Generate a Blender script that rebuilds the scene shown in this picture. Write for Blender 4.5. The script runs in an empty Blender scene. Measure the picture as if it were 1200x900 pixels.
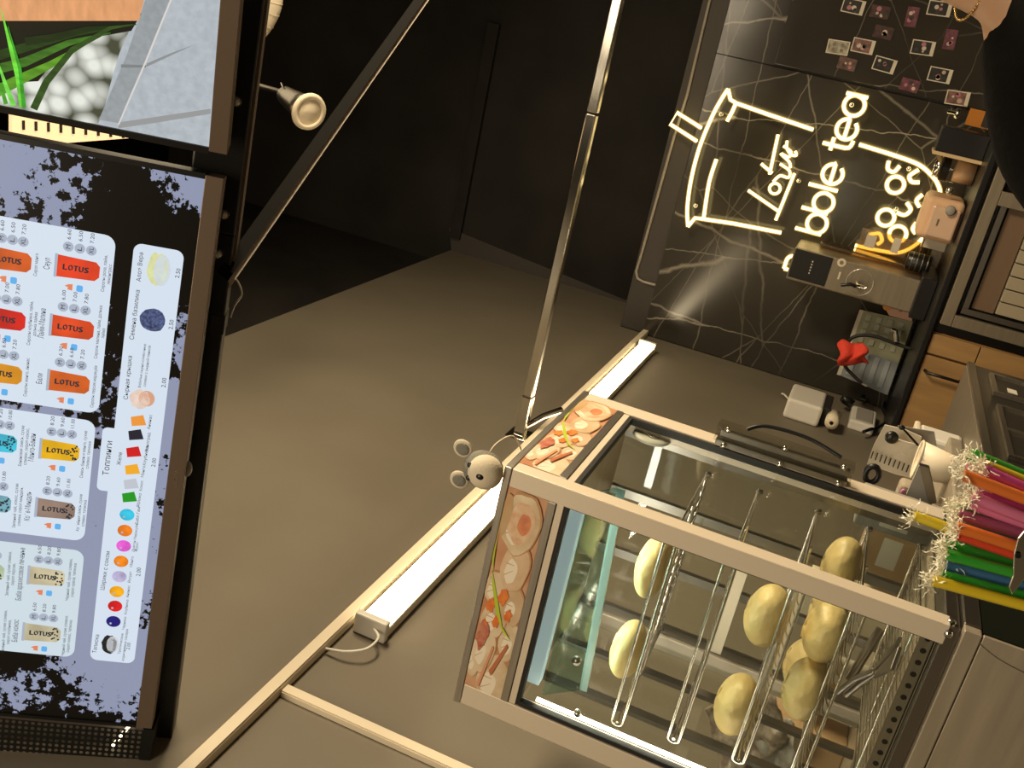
import bpy, bmesh, math, random
from mathutils import Vector, Matrix
random.seed(7)
C = bpy.context.scene.collection
sc = bpy.context.scene
# ---------------------------------------------------------------- camera (held turned on its side)
AX = Matrix(((0.9116128, 0.1978979, -0.3602756), (0.2752556, 0.3570471, 0.8926095), (0.3052809, -0.9128821, 0.2710162)))
EYE = Vector((0, 0, 1.35)); FPX = 1190.0
cd = bpy.data.cameras.new('camera'); cam = bpy.data.objects.new('camera', cd); C.objects.link(cam)
r = AX.col[1]; u = AX.col[0]; b = -AX.col[2]
mw = Matrix(((r[0], u[0], b[0], 0), (r[1], u[1], b[1], 0), (r[2], u[2], b[2], 1.35), (0, 0, 0, 1)))
cam.matrix_world = mw
cd.sensor_width = 36; cd.lens = FPX / 1200 * 36; cd.clip_start = .02
sc.camera = cam
# ---------------------------------------------------------------- world, view, area lamps
w = bpy.data.worlds.new('world'); sc.world = w; w.use_nodes = True
w.node_tree.nodes['Background'].inputs[0].default_value = (1, .85, .68, 1)
w.node_tree.nodes['Background'].inputs[1].default_value = 0.05
sc.view_settings.view_transform = 'Standard'; sc.view_settings.look = 'None'
sc.view_settings.gamma = 1; sc.view_settings.exposure = 0.0
sc.cycles.max_bounces = 8; sc.cycles.transparent_max_bounces = 24
sc.cycles.caustics_reflective = False; sc.cycles.caustics_refractive = False
def area(name, loc, target, sx, sy, power, col):
    l = bpy.data.lights.new(name, 'AREA'); l.shape = 'RECTANGLE'; l.size = sx; l.size_y = sy; l.energy = power; l.color = col
    o = bpy.data.objects.new(name, l); C.objects.link(o); o.location = loc
    o.rotation_euler = (Vector(target) - Vector(loc)).to_track_quat('-Z', 'Y').to_euler(); return o
WARM = (1, .80, .52)
area('shop_ceiling_lamp', (-.3, -1.2, 2.9), (-.9, 1.5, 1.2), 1.6, .8, 52, (1, .82, .57))
area('kitchen_ceiling_lamp', (1.0, 2.2, 2.7), (-.7, 1.8, 1.2), 1.0, .5, 85, WARM)
area('ceiling_lamp_behind_screens', (-.2, 2.9, 3.6), (-1.3, 3, 2), .8, .5, 2, WARM)
# ---------------------------------------------------------------- pixel -> plane helpers (used to read real positions off the photograph)
def ray(x, y): return (AX @ Vector((450 - y, x - 600, FPX))).normalized()
def pY(x, y, Y): d = ray(x, y); return EYE + d * (Y / d.y)
def pX(x, y, X): d = ray(x, y); return EYE + d * (X / d.x)
def pZ(x, y, Z): d = ray(x, y); return EYE + d * ((Z - EYE.z) / d.z)
# ---------------------------------------------------------------- materials
def mat(name, col, rough=.5, metal=0, emit=None, es=1, noise=0, nscale=20, bump=0, bscale=80, coat=0, spec=.5, stretch=None, col2=None):
    m = bpy.data.materials.new(name); m.use_nodes = True; nt = m.node_tree; p = nt.nodes['Principled BSDF']
    p.inputs['Base Color'].default_value = (*col, 1); p.inputs['Roughness'].default_value = rough
    p.inputs['Metallic'].default_value = metal; p.inputs['Specular IOR Level'].default_value = spec
    p.inputs['Coat Weight'].default_value = coat
    if emit: p.inputs['Emission Color'].default_value = (*emit, 1); p.inputs['Emission Strength'].default_value = es
    tc = nt.nodes.new('ShaderNodeTexCoord'); src = tc.outputs['Object']
    if stretch:
        mp = nt.nodes.new('ShaderNodeMapping'); mp.inputs['Scale'].default_value = stretch; nt.links.new(src, mp.inputs[0]); src = mp.outputs[0]
    if noise or col2:
        n = nt.nodes.new('ShaderNodeTexNoise'); n.inputs['Scale'].default_value = nscale; n.inputs['Detail'].default_value = 5
        nt.links.new(src, n.inputs[0]); rp = nt.nodes.new('ShaderNodeValToRGB')
        c2 = col2 or tuple(max(0, c * (1 - noise)) for c in col); c1 = col if col2 else tuple(min(1, c * (1 + noise)) for c in col)
        rp.color_ramp.elements[0].position = .32; rp.color_ramp.elements[1].position = .68
        rp.color_ramp.elements[0].color = (*c2, 1); rp.color_ramp.elements[1].color = (*c1, 1)
        nt.links.new(n.outputs[0], rp.inputs[0]); nt.links.new(rp.outputs[0], p.inputs['Base Color'])
        if emit and noise: nt.links.new(rp.outputs[0], p.inputs['Emission Color'])
    if bump:
        n2 = nt.nodes.new('ShaderNodeTexNoise'); n2.inputs['Scale'].default_value = bscale; n2.inputs['Detail'].default_value = 3
        nt.links.new(src, n2.inputs[0]); bm_ = nt.nodes.new('ShaderNodeBump'); bm_.inputs['Strength'].default_value = bump; bm_.inputs['Distance'].default_value = .01
        nt.links.new(n2.outputs[0], bm_.inputs['Height']); nt.links.new(bm_.outputs[0], p.inputs['Normal'])
    return m
def glow(name, col, s): return mat(name, col, emit=col, es=s)
def lin(r, g, b): return tuple(((c / 255 + .055) / 1.055) ** 2.4 if c > 10 else c / 255 / 12.92 for c in (r, g, b))
def screenmat(name, rgb, s=1.0, **k):      # lit picture elements of a screen
    c = lin(*rgb); m = mat(name, tuple(v * s for v in c), rough=.35, emit=tuple(v * s for v in c), es=1, **k)
    bc = m.node_tree.nodes['Principled BSDF'].inputs['Base Color']
    for l in list(bc.links): m.node_tree.links.remove(l)
    bc.default_value = (.01, .01, .01, 1); return m
def glassmat(name, tint=(.9, .96, .93), refl=1.45, rough=.0):
    m = bpy.data.materials.new(name); m.use_nodes = True; nt = m.node_tree; nt.nodes.clear()
    o = nt.nodes.new('ShaderNodeOutputMaterial'); mx = nt.nodes.new('ShaderNodeMixShader'); t = nt.nodes.new('ShaderNodeBsdfTransparent')
    g = nt.nodes.new('ShaderNodeBsdfGlossy'); lw = nt.nodes.new('ShaderNodeLayerWeight'); lw.inputs[0].default_value = .5; pw = nt.nodes.new('ShaderNodeMath'); pw.operation = 'POWER'; pw.inputs[1].default_value = 4.5
    f = nt.nodes.new('ShaderNodeMath'); f.operation = 'MULTIPLY_ADD'; f.inputs[1].default_value = .75; f.inputs[2].default_value = (refl - 1) ** 2 * .16
    nt.links.new(lw.outputs['Facing'], pw.inputs[0]); nt.links.new(pw.outputs[0], f.inputs[0])
    t.inputs[0].default_value = (*tint, 1); g.inputs['Roughness'].default_value = rough
    nt.links.new(f.outputs[0], mx.inputs[0]); nt.links.new(t.outputs[0], mx.inputs[1]); nt.links.new(g.outputs[0], mx.inputs[2]); nt.links.new(mx.outputs[0], o.inputs[0])
    return m
def marble(name):
    m = bpy.data.materials.new(name); m.use_nodes = True; nt = m.node_tree; p = nt.nodes['Principled BSDF']; N = nt.nodes.new; L = nt.links.new
    p.inputs['Roughness'].default_value = .16; p.inputs['Specular IOR Level'].default_value = .55
    tc = N('ShaderNodeTexCoord'); last = None
    def vein(rot, sc_, scale, width, seed, bright, dist=.12):
        nonlocal last
        mp = N('ShaderNodeMapping'); mp.inputs['Rotation'].default_value = (0, rot, 0); mp.inputs['Location'].default_value = (seed, seed * .7, seed * 1.3)
        m2 = N('ShaderNodeMapping'); m2.inputs['Scale'].default_value = sc_
        L(tc.outputs['Object'], mp.inputs[0])
        nz = N('ShaderNodeTexNoise'); nz.inputs['Scale'].default_value = 7; nz.inputs['Detail'].default_value = 4; L(mp.outputs[0], nz.inputs[0])
        va = N('ShaderNodeVectorMath'); va.operation = 'MULTIPLY_ADD'; va.inputs[1].default_value = (dist, dist, dist); L(nz.outputs['Color'], va.inputs[0]); L(mp.outputs[0], va.inputs[2]); L(va.outputs[0], m2.inputs[0])
        v = N('ShaderNodeTexVoronoi'); v.feature = 'DISTANCE_TO_EDGE'; v.inputs['Scale'].default_value = scale; L(m2.outputs[0], v.inputs[0])
        mr = N('ShaderNodeMapRange'); mr.inputs['From Min'].default_value = 0; mr.inputs['From Max'].default_value = width; mr.inputs['To Min'].default_value = bright; mr.inputs['To Max'].default_value = 0; L(v.outputs['Distance'], mr.inputs[0])
        if last is None: last = mr.outputs[0]
        else:
            mx = N('ShaderNodeMath'); mx.operation = 'MAXIMUM'; L(last, mx.inputs[0]); L(mr.outputs[0], mx.inputs[1]); last = mx.outputs[0]
    vein(0.10, (3.2, 1, .35), 1.0, .010, 3.1, .85, .06)
    vein(-.6, (.8, 1, 2.2), 1.0, .0055, 7.7, .4, .03)
    vein(.75, (.9, 1, 2.6), .9, .0055, 11.9, .4, .03)
    vein(1.45, (2.4, 1, .4), 1.0, .006, 1.9, .4, .04)
    n = N('ShaderNodeTexNoise'); n.inputs['Scale'].default_value = 2.2; n.inputs['Detail'].default_value = 3; L(tc.outputs['Object'], n.inputs[0])
    mul = N('ShaderNodeMath'); mul.operation = 'MULTIPLY'; L(last, mul.inputs[0])
    mr = N('ShaderNodeMapRange'); mr.inputs['From Min'].default_value = .34; mr.inputs['From Max'].default_value = .62; L(n.outputs[0], mr.inputs[0]); L(mr.outputs[0], mul.inputs[1])
    mx = N('ShaderNodeMix'); mx.data_type = 'RGBA'; mx.inputs[6].default_value = (.042, .037, .030, 1); mx.inputs[7].default_value = (.55, .5, .42, 1)
    L(mul.outputs[0], mx.inputs[0]); L(mx.outputs[2], p.inputs['Base Color'])
    return m
M = dict(
    grey=mat('grey_wall_paint', (.185, .160, .120), .62, noise=.05, nscale=3, bump=.05, bscale=40, spec=.4),
    blackwall=mat('black_wall_paint', (.022, .019, .016), .75, noise=.35, nscale=2.5, bump=.25, bscale=9, spec=.3),
    darkband=mat('dark_grey_board', (.06, .052, .045), .6),
    black=mat('black_metal', (.006, .006, .006), .35), blackmatte=mat('black_plastic', (.012, .011, .010), .6),
    void=mat('black_ceiling_paint', (.006, .0055, .005), .9, spec=.08),
    marble=marble('black_marble'),
    steel=mat('brushed_steel', (.62, .58, .52), .3, 1, noise=.08, nscale=9, stretch=(1, 1, 30)),
    steelh=mat('brushed_steel_sheet', (.56, .49, .38), .42, .6, noise=.1, nscale=5, stretch=(1, 12, 12)),
    steelm=mat('dull_steel_sheet', (.30, .255, .19), .4, .6, noise=.1, nscale=5, stretch=(1, 12, 12)),
    chrome=mat('chrome_wire', (.8, .77, .7), .16, 1),
    darksteel=mat('dark_steel', (.30, .28, .25), .35, 1),
    frame=mat('champagne_satin_aluminium', (.78, .68, .54), .42, .2),
    cream=mat('cream_plastic', (.82, .72, .55), .5), white=mat('white_plastic', (.8, .77, .7), .45),
    led=glow('lit_tube_diffuser', (1, .80, .50), 10.0),
    neon=glow('lit_neon_tube', (1, .84, .42), 3.6),
    strip=glow('case_lamp_diffuser', (1, .90, .70), 14),
    glass=glassmat('clear_glass', (.95, .965, .945)), glass2=glassmat('clear_acrylic', (.95, .95, .92), 1.35, .03), greenglass=glassmat('greenish_glass_shelf', (.72, .88, .85), 1.7, .05),
    bezel=mat('brown_screen_bezel', (.16, .115, .085), .42, .3), wood=mat('oak_veneer', (.42, .25, .10), .5, col2=(.30, .17, .065), nscale=3, stretch=(9, 9, 1)),
    gasket=mat('black_rubber_gasket', (.01, .01, .009), .6), bun=mat('pale_dough', (.84, .68, .32), .42, col2=(.74, .56, .22), nscale=18, bump=.6, bscale=28),
    skin=mat('skin', (.62, .38, .24), .5, col2=(.55, .32, .2), nscale=8), cloth=mat('black_jersey', (.008, .0075, .007), .9, spec=.1, bump=.5, bscale=30),
    gold=mat('gold_chain', (.75, .5, .2), .25, 1), peach=mat('peach_plastic', (.80, .52, .32), .45), red=mat('red_cloth', (.85, .07, .04), .85, bump=.5, bscale=60),
    plush=mat('cream_plush', (.70, .62, .47), .95, bump=.15, bscale=400), plush2=mat('grey_plush', (.26, .25, .21), .95, bump=.6, bscale=400),
    goldlit=glassmat('golden_lit_acrylic', (.95, .72, .36), 2.4, .12), paper=mat('paper', (.78, .72, .60), .7), tan=mat('tan_card', (.5, .33, .18), .7), dark=mat('dark_print', (.03, .028, .025), .5),  # golden reflection painted into the clear acrylic's tint
    concrete=mat('grey_plastic', (.34, .32, .29), .5),
)
# ---------------------------------------------------------------- mesh builder
class MB:
    def __init__(s): s.v = []; s.f = []; s.sm = []
    def add(s, vs, fs, smooth=False):
        o = len(s.v); s.v += [Vector(v) for v in vs]; s.f += [tuple(i + o for i in f) for f in fs]; s.sm += [smooth] * len(fs); return s
    def box(s, a, b):
        x0, y0, z0 = (min(a[i], b[i]) for i in range(3)); x1, y1, z1 = (max(a[i], b[i]) for i in range(3))
        return s.hexa([(x0, y0, z0), (x1, y0, z0), (x1, y1, z0), (x0, y1, z0), (x0, y0, z1), (x1, y0, z1), (x1, y1, z1), (x0, y1, z1)])
    def hexa(s, p): return s.add(p, [(0, 3, 2, 1), (4, 5, 6, 7), (0, 1, 5, 4), (1, 2, 6, 5), (2, 3, 7, 6), (3, 0, 4, 7)])
    def obox(s, o, ex, ey, ez, A, B, D):        # oriented box: ranges along three axes
        P = lambda a, b_, c: Vector(o) + ex * a + ey * b_ + ez * c
        return s.hexa([P(A[0], B[0], D[0]), P(A[1], B[0], D[0]), P(A[1], B[1], D[0]), P(A[0], B[1], D[0]), P(A[0], B[0], D[1]), P(A[1], B[0], D[1]), P(A[1], B[1], D[1]), P(A[0], B[1], D[1])])
    def prism(s, pts, d):                        # extrude a planar outline by vector d
        n = len(pts); d = Vector(d); pts = [Vector(p) for p in pts]
        return s.add(pts + [p + d for p in pts], [tuple(range(n - 1, -1, -1)), tuple(range(n, 2 * n))] + [(i, (i + 1) % n, n + (i + 1) % n, n + i) for i in range(n)])
    def tube(s, pts, r, n=8, closed=False, r2=None):
        pts = [Vector(p) for p in pts]; k = len(pts); vs = []; fs = []; up = None
        for i, p in enumerate(pts):
            a = pts[(i - 1) % k] if (i > 0 or closed) else p; b_ = pts[(i + 1) % k] if (i < k - 1 or closed) else p
            t = (b_ - a).normalized()
            if up is None: up = t.orthogonal().normalized()
            up = (up - t * up.dot(t)); up = up.normalized() if up.length > 1e-6 else t.orthogonal().normalized()
            q = t.cross(up); rr = r if r2 is None else r + (r2 - r) * i / (k - 1)
            vs += [p + up * math.cos(2 * math.pi * j / n) * rr + q * math.sin(2 * math.pi * j / n) * rr for j in range(n)]
        for i in range(k if closed else k - 1):
            for j in range(n):
                fs.append((i * n + j, i * n + (j + 1) % n, ((i + 1) % k) * n + (j + 1) % n, ((i + 1) % k) * n + j))
        s.add(vs, fs, True)
        if not closed: s.add(vs[:n], [tuple(range(n - 1, -1, -1))]); s.add(vs[-n:], [tuple(range(n))])
        return s
    def lathe(s, o, axis, prof, n=24, smooth=True):     # prof: (radius, height) pairs along axis
        o = Vector(o); ax = Vector(axis).normalized(); a = ax.orthogonal().normalized(); b_ = ax.cross(a); vs = []; fs = []
        for (rr, h) in prof: vs += [o + ax * h + (a * math.cos(2 * math.pi * j / n) + b_ * math.sin(2 * math.pi * j / n)) * max(rr, 1e-5) for j in range(n)]
        for i in range(len(prof) - 1):
            for j in range(n): fs.append((i * n + j, i * n + (j + 1) % n, (i + 1) * n + (j + 1) % n, (i + 1) * n + j))
        return s.add(vs, fs, smooth)
    def ball(s, c, rx, ry=None, rz=None, n=20, m=12, fn=None):
        ry = ry or rx; rz = rz or rx; c = Vector(c); vs = []; fs = []
        for i in range(m + 1):
            th = math.pi * i / m
            for j in range(n):
                ph = 2 * math.pi * j / n; p = Vector((math.sin(th) * math.cos(ph), math.sin(th) * math.sin(ph), math.cos(th)))
                k = fn(p) if fn else 1; vs.append(c + Vector((p.x * rx, p.y * ry, p.z * rz)) * k)
        for i in range(m):
            for j in range(n): fs.append((i * n + j, (i + 1) * n + j, (i + 1) * n + (j + 1) % n, i * n + (j + 1) % n))
        return s.add(vs, fs, True)
    def disc(s, c, nrm, r, n=20, t=.0004, e=1.0, up=None):
        nrm = Vector(nrm).normalized(); a = Vector(up).normalized() if up else nrm.orthogonal().normalized(); b_ = nrm.cross(a)
        return s.prism([Vector(c) + a * math.cos(2 * math.pi * j / n) * r + b_ * math.sin(2 * math.pi * j / n) * r * e for j in range(n)], nrm * t)
def worldloc(o):
    l = Vector(o.location)
    while o.parent: o = o.parent; l += Vector(o.location)
    return l
def obj(name, mb, m, parent=None, kind=None, label=None, cat=None, group=None, bevel=0, seg=2):
    me = bpy.data.meshes.new(name); off = Vector()
    if parent is not None: off = worldloc(parent)
    elif mb.v:
        xs = [v.x for v in mb.v]; ys = [v.y for v in mb.v]; zs = [v.z for v in mb.v]; off = Vector(((min(xs) + max(xs)) / 2, (min(ys) + max(ys)) / 2, min(zs)))
    me.from_pydata([v - off for v in mb.v], [], mb.f)
    for i, p in enumerate(me.polygons): p.use_smooth = mb.sm[i]
    me.validate()
    bm = bmesh.new(); bm.from_mesh(me); bmesh.ops.recalc_face_normals(bm, faces=bm.faces); bm.to_mesh(me); bm.free()
    o = bpy.data.objects.new(name, me); me.materials.append(m); C.objects.link(o)
    if parent is not None: o.parent = parent
    else: o.location = off
    if bevel:
        md = o.modifiers.new('bevel', 'BEVEL'); md.width = bevel; md.segments = seg; md.limit_method = 'ANGLE'; md.angle_limit = .6
    tag(o, label, cat, group, kind); return o
def tag(o, label=None, cat=None, group=None, kind=None):
    if label: o['label'] = label
    if cat: o['category'] = cat
    if group: o['group'] = group
    if kind: o['kind'] = kind
    return o
def thing(name, loc, label, cat, group=None):
    o = bpy.data.objects.new(name, None); o.location = loc; o.empty_display_size = .02; C.objects.link(o); return tag(o, label, cat, group)
def struct(name, mb, m, bevel=0): return obj(name, mb, m, kind='structure', bevel=bevel)
def copytree(o, d, parent=None, label=None):
    c = o.copy(); C.objects.link(c)
    if parent: c.parent = parent
    else: c.location = Vector(o.location) + Vector(d)
    if label: c['label'] = label
    for ch in list(o.children): copytree(ch, None, c)
    return c
# flat text, laid from p0 to p1 on a plane (up = direction of the letters' tops)
def text_mesh(mb, s, p0, p1, up, lift=Vector((0, 0, 0)), h=None, thick=0, squash=1.0):
    cu = bpy.data.curves.new('t', 'FONT'); cu.body = s; cu.resolution_u = 2; o = bpy.data.objects.new('t', cu); C.objects.link(o)
    dg = bpy.context.evaluated_depsgraph_get(); me = bpy.data.meshes.new_from_object(o.evaluated_get(dg))
    vs = [v.co.copy() for v in me.vertices]; fs = [tuple(p.vertices) for p in me.polygons]
    bpy.data.objects.remove(o); bpy.data.curves.remove(cu); bpy.data.meshes.remove(me)
    if not vs: return mb
    x0 = min(v.x for v in vs); x1 = max(v.x for v in vs); p0 = Vector(p0); p1 = Vector(p1); e = (p1 - p0); k = e.length / max(x1 - x0, 1e-6); e.normalize()
    up = Vector(up); up = (up - e * up.dot(e)).normalized(); ky = k * squash if h is None else h / .72
    mb.add([p0 + e * (v.x - x0) * k + up * v.y * ky + lift for v in vs], fs)
    return mb
# ================================================================ SETTING
XL = -1.372; YB = 4.5; YD = 4.95
struct('floor', MB().box((-1.6, -3, -.05), (2.6, 5.1, 0)), mat('grey_floor_tile', (.16, .14, .12), .4, noise=.1, nscale=2))
struct('wall_left', MB().box((-1.5, -3, 0), (XL, 5.0, 3.345)), M['grey'])
struct('wall_left_upper', MB().box((-1.6, -3, 3.345), (-1.45, 5.0, 5.2)), M['blackwall'])
struct('wall_back', MB().box((-1.6, YD, 0), (2.6, YD + .1, 5.2)), M['blackwall'])
struct('wall_right', MB().box((2.5, -3, 0), (2.6, 5.0, 5.2)), M['grey'])
struct('wall_front', MB().box((-1.6, -3.1, 0), (2.6, -3.0, 5.2)), M['blackwall'])
struct('ceiling', MB().box((-1.6, -3, 5.2), (2.6, 5.1, 5.3)), M['void'])
struct('trim_1', MB().prism([(XL, YD - .012, 3.34), (XL + .115, YD - .012, 3.375), (XL + .002, YD - .012, 2.25), (XL, YD - .012, 2.25)], (0, .012, 0)), M['darkband'])
# black pilasters on the far back wall
struct('trim_2', MB().box((-1.30, YD - .03, 3.3), (-.2, YD, 3.36)), M['blackwall'])
# marble clad partition in front of the back wall
part_w = struct('wall_partition', MB().box((XL + .002, YB + .012, 0), (2.5, YB + .10, 2.15)), M['darkband'])
mx = [XL + .004, -.10, 1.10, 2.49]
obj('marble_panel', MB().box((mx[0], YB, .0), (mx[1] - .002, YB + .012, 2.146)), M['marble'], part_w)
obj('marble_panel', MB().box((mx[1] + .002, YB, .0), (mx[2], YB + .012, 2.146)), M['marble'], part_w)
obj('marble_panel', MB().box((mx[2] + .004, YB, .0), (mx[3], YB + .012, 2.146)), M['marble'], part_w)
obj('top_board', MB().box((XL + .004, YB + .014, 2.15), (2.49, YB + .06, 2.262)), M['darkband'], part_w, bevel=.002)
board = obj('marble_notice_board', MB().box((-.09, YB - .022, 1.04), (1.3, YB - .002, 1.90)), M['marble'], bevel=.002)
obj('painted_edge_shadow', MB().box((-.097, YB - .012, 1.04), (-.0905, YB - .001, 1.905)), M['black'], board)  # black strip painted as the shadow along the board's edge
tag(board, 'dark veined marble panel standing proud of the wall, small photos stuck on it', 'panel')
# white conduit above the marble, with its bend
c0 = [pY(x, y, YB + .006) for x, y in ((838, -25), (832, 0), (805, 112), (790, 160), (770, 232), (752, 297), (745.5, 318), (747, 326), (753, 330), (768, 334))]
obj('conduit', MB().tube(c0, .0065, 8), mat('old_grey_conduit', (.40, .36, .30), .5), label='thin pale conduit running above the marble wall and bending down into it', cat='conduit')
# cable trunking on the left wall (a horizontal run and a drop), and the panel joint below it
tr = thing('cable_trunking', (XL, 2.5, 2.13), 'cream plastic cable trunking running along the grey wall above the lamp', 'trunking')
obj('channel', MB().box((XL, -1.0, 2.122), (XL + .022, YB - .002, 2.150)), M['cream'], tr, bevel=.002)
obj('lid', MB().box((XL + .022, -1.0, 2.124), (XL + .026, YB - .002, 2.148)), M['cream'], tr)
dp = thing('cable_trunking', (XL, 1.475, 1.0), 'short cream plastic trunking dropping down the grey wall from the long run', 'trunking')
obj('channel', MB().box((XL, 1.452, 0.2), (XL + .012, 1.478, 2.120)), M['cream'], dp)
obj('lid', MB().box((XL + .012, 1.454, 0.2), (XL + .015, 1.476, 2.120)), M['cream'], dp)
# LED lamps on the left wall
def led(y0, y1, label, cable):
    t = thing('led_batten', (XL, (y0 + y1) / 2, 2.04), label, 'lamp', 'tube lamps on the grey wall')
    obj('body', MB().box((XL + .001, y0, 2.036), (XL + .028, y1, 2.108)), M['white'], t, bevel=.003)
    d = MB(); pts = []
    for k in range(9): a = -math.pi / 2 + math.pi * k / 8; pts.append((XL + .028 + .022 * math.cos(a), y0 + .012, 2.072 + .033 * math.sin(a)))
    d.prism(pts, (0, y1 - y0 - .024, 0)); obj('diffuser', d, M['led'], t)
    for yy in (y0, y1 - .013): obj('end_cap', MB().box((XL + .001, yy - .006, 2.032), (XL + .052, yy + .014, 2.111)), M['white'], t, bevel=.004)
    if cable:
        p = [Vector((XL + .03, y0 - .006, 2.06)), Vector((XL + .035, y0 - .035, 2.035)), Vector((XL + .03, y0 - .075, 2.04)), Vector((XL + .022, y0 - .10, 2.075)), Vector((XL + .012, y0 - .105, 2.12))]
        obj('cable', MB().tube(smooth_path(p), .0032, 6), M['white'], t)
def smooth_path(p, k=6, closed=False):
    p = [Vector(q) for q in p]; n = len(p); out = []
    g = lambda i: p[i % n] if closed else p[max(0, min(n - 1, i))]
    for i in range(n if closed else n - 1):
        a, b_, c, d = g(i - 1), g(i), g(i + 1), g(i + 2)
        for j in range(k):
            t = j / k; out.append(.5 * ((2 * b_) + (c - a) * t + (2 * a - 5 * b_ + 4 * c - d) * t * t + (3 * b_ - a - 3 * c + d) * t ** 3))
    if not closed: out.append(p[-1])
    return out
led(1.725, 4.265, 'long lit tube lamp fixed along the grey wall under the cream trunking', True)
# chrome rail spanning from the left wall
P0 = pX(609, 510, XL); zr = P0.z; yr = P0.y
rl = thing('square_rail', (XL, yr, zr), 'square polished metal rail reaching out from a foot plate on the grey wall', 'rail')
far = Vector((1.9, yr + .03, zr + .003))
def squarebar(mb, a, b_, s):
    a = Vector(a); b_ = Vector(b_); e = (b_ - a).normalized(); f = Vector((0, 0, 1)).cross(e).normalized(); g = e.cross(f); return mb.obox(a, e, f, g, (0, (b_ - a).length), (-s / 2, s / 2), (-s / 2, s / 2))
st_ = Vector((XL + .004, yr, zr)); ee = (far - st_).normalized()
obj('sleeve', squarebar(MB(), st_, st_ + ee * .14, .036), M['chrome'], rl, bevel=.003)
obj('bar', squarebar(MB(), st_ + ee * .141, st_ + ee * 1.06, .032), M['chrome'], rl, bevel=.004)
obj('bar', squarebar(MB(), st_ + ee * 1.064, far, .032), M['chrome'], rl, bevel=.004)
obj('foot_plate', MB().box((XL, yr - .045, zr - .038), (XL + .006, yr + .045, zr + .038)), M['chrome'], rl, bevel=.002)
obj('pipe_stub', MB().tube([(XL + .03, yr + .012, zr - .012), (XL + .07, yr + .05, zr - .05), (XL + .085, yr + .12, zr - .09)], .011, 10), M['chrome'], rl)

# ================================================================ SCREENS
H2 = Vector((.9978, .0661, .0066)).normalized(); V2 = Vector((.023, -.482, .876)); V2 = (V2 - H2 * V2.dot(H2)).normalized(); N2 = H2.cross(V2)
SR = Vector((-.3468, 1.2368, 2.2419)); SL = Vector((-1.2946, 1.1722, 2.238))
class Plane:
    def __init__(s, o, e1, e2): s.o = Vector(o); s.e1 = e1.normalized(); s.e2 = (e2 - s.e1 * e2.dot(s.e1)).normalized(); s.n = s.e1.cross(s.e2)
    def p(s, x, y, lift=0): d = ray(x, y); return EYE + d * ((s.o - EYE).dot(s.n) / d.dot(s.n)) + s.n * lift
    def ab(s, x, y): q = s.p(x, y) - s.o; return q.dot(s.e1), q.dot(s.e2)
    def w(s, a, b_, c=0): return s.o + s.e1 * a + s.e2 * b_ + s.n * c
T2 = Plane(SL, H2, V2)
LC = [0]
def flat(mb, P, pts, lift): return mb.prism([P.w(a, b_, lift) for a, b_ in pts], P.n * .00012)
def rrect(a0, b0, a1, b1, r, k=5):
    out = []
    for (cx, cy, s0) in ((a1 - r, b1 - r, 0), (a0 + r, b1 - r, 90), (a0 + r, b0 + r, 180), (a1 - r, b0 + r, 270)):
        for i in range(k + 1): t = math.radians(s0 + 90 * i / k); out.append((cx + r * math.cos(t), cy + r * math.sin(t)))
    return out
def splatter(name):
    m = bpy.data.materials.new(name); m.use_nodes = True; nt = m.node_tree; p = nt.nodes['Principled BSDF']; N = nt.nodes.new; L = nt.links.new
    p.inputs['Base Color'].default_value = (0, 0, 0, 1); p.inputs['Roughness'].default_value = .3
    tc = N('ShaderNodeTexCoord'); mp = N('ShaderNodeMapping'); mp.inputs['Scale'].default_value = (1, 1, 1); L(tc.outputs['Object'], mp.inputs[0])
    big = N('ShaderNodeTexNoise'); big.inputs['Scale'].default_value = 4.6; big.inputs['Detail'].default_value = 1.2; L(mp.outputs[0], big.inputs[0])
    fine = N('ShaderNodeTexNoise'); fine.inputs['Scale'].default_value = 50; fine.inputs['Detail'].default_value = 5; fine.inputs['Roughness'].default_value = .65; L(mp.outputs[0], fine.inputs[0])
    mm = N('ShaderNodeMath'); mm.operation = 'MULTIPLY_ADD'; mm.inputs[1].default_value = .42; L(fine.outputs[0], mm.inputs[0]); L(big.outputs[0], mm.inputs[2])
    rp = N('ShaderNodeValToRGB'); rp.color_ramp.interpolation = 'LINEAR'; rp.color_ramp.elements[0].position = .715; rp.color_ramp.elements[1].position = .722
    rp.color_ramp.elements[0].color = (*lin(143, 150, 175), 1); rp.color_ramp.elements[1].color = (*lin(12, 8, 5), 1)
    L(mm.outputs[0], rp.inputs[0]); L(rp.outputs[0], p.inputs['Emission Color']); p.inputs['Emission Strength'].default_value = 1
    return m
WID = .95; HEI = .535
tv2 = thing('menu_screen', T2.w(WID / 2, 0), 'wide lit menu screen tilted down, listing drinks and toppings over a brushed background', 'screen', None)
fb = T2
obj('display', flat(MB(), T2, [(0, 0), (WID, 0), (WID, HEI), (0, HEI)], 0), splatter('splattered_menu_background'), tv2)
bz = MB(); ax3 = (T2.e1, T2.e2, T2.n)
for A, B in (((-.006, WID + .006), (-.026, 0)),): bz.obox(T2.o, *ax3, A, B, (-.03, .003))
obj('lower_bezel', bz, M['bezel'], tv2, bevel=.001)
bz = MB()
for A, B in (((-.006, 0), (0, HEI + .006)), ((WID, WID + .008), (0, HEI + .006)), ((0, WID), (HEI, HEI + .006))): bz.obox(T2.o, *ax3, A, B, (-.03, .003))
obj('frame', bz, M['black'], tv2)
obj('back_cover', MB().obox(T2.o, *ax3, (0, WID), (-.02, HEI), (-.05, -.004)), M['blackmatte'], tv2)
txt = MB(); text_mesh(txt, 'DIGMA', T2.p(208, 570, .0035), T2.p(210.5, 550, .0035), T2.e2); obj('maker_lettering', txt, M['chrome'], tv2)
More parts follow.
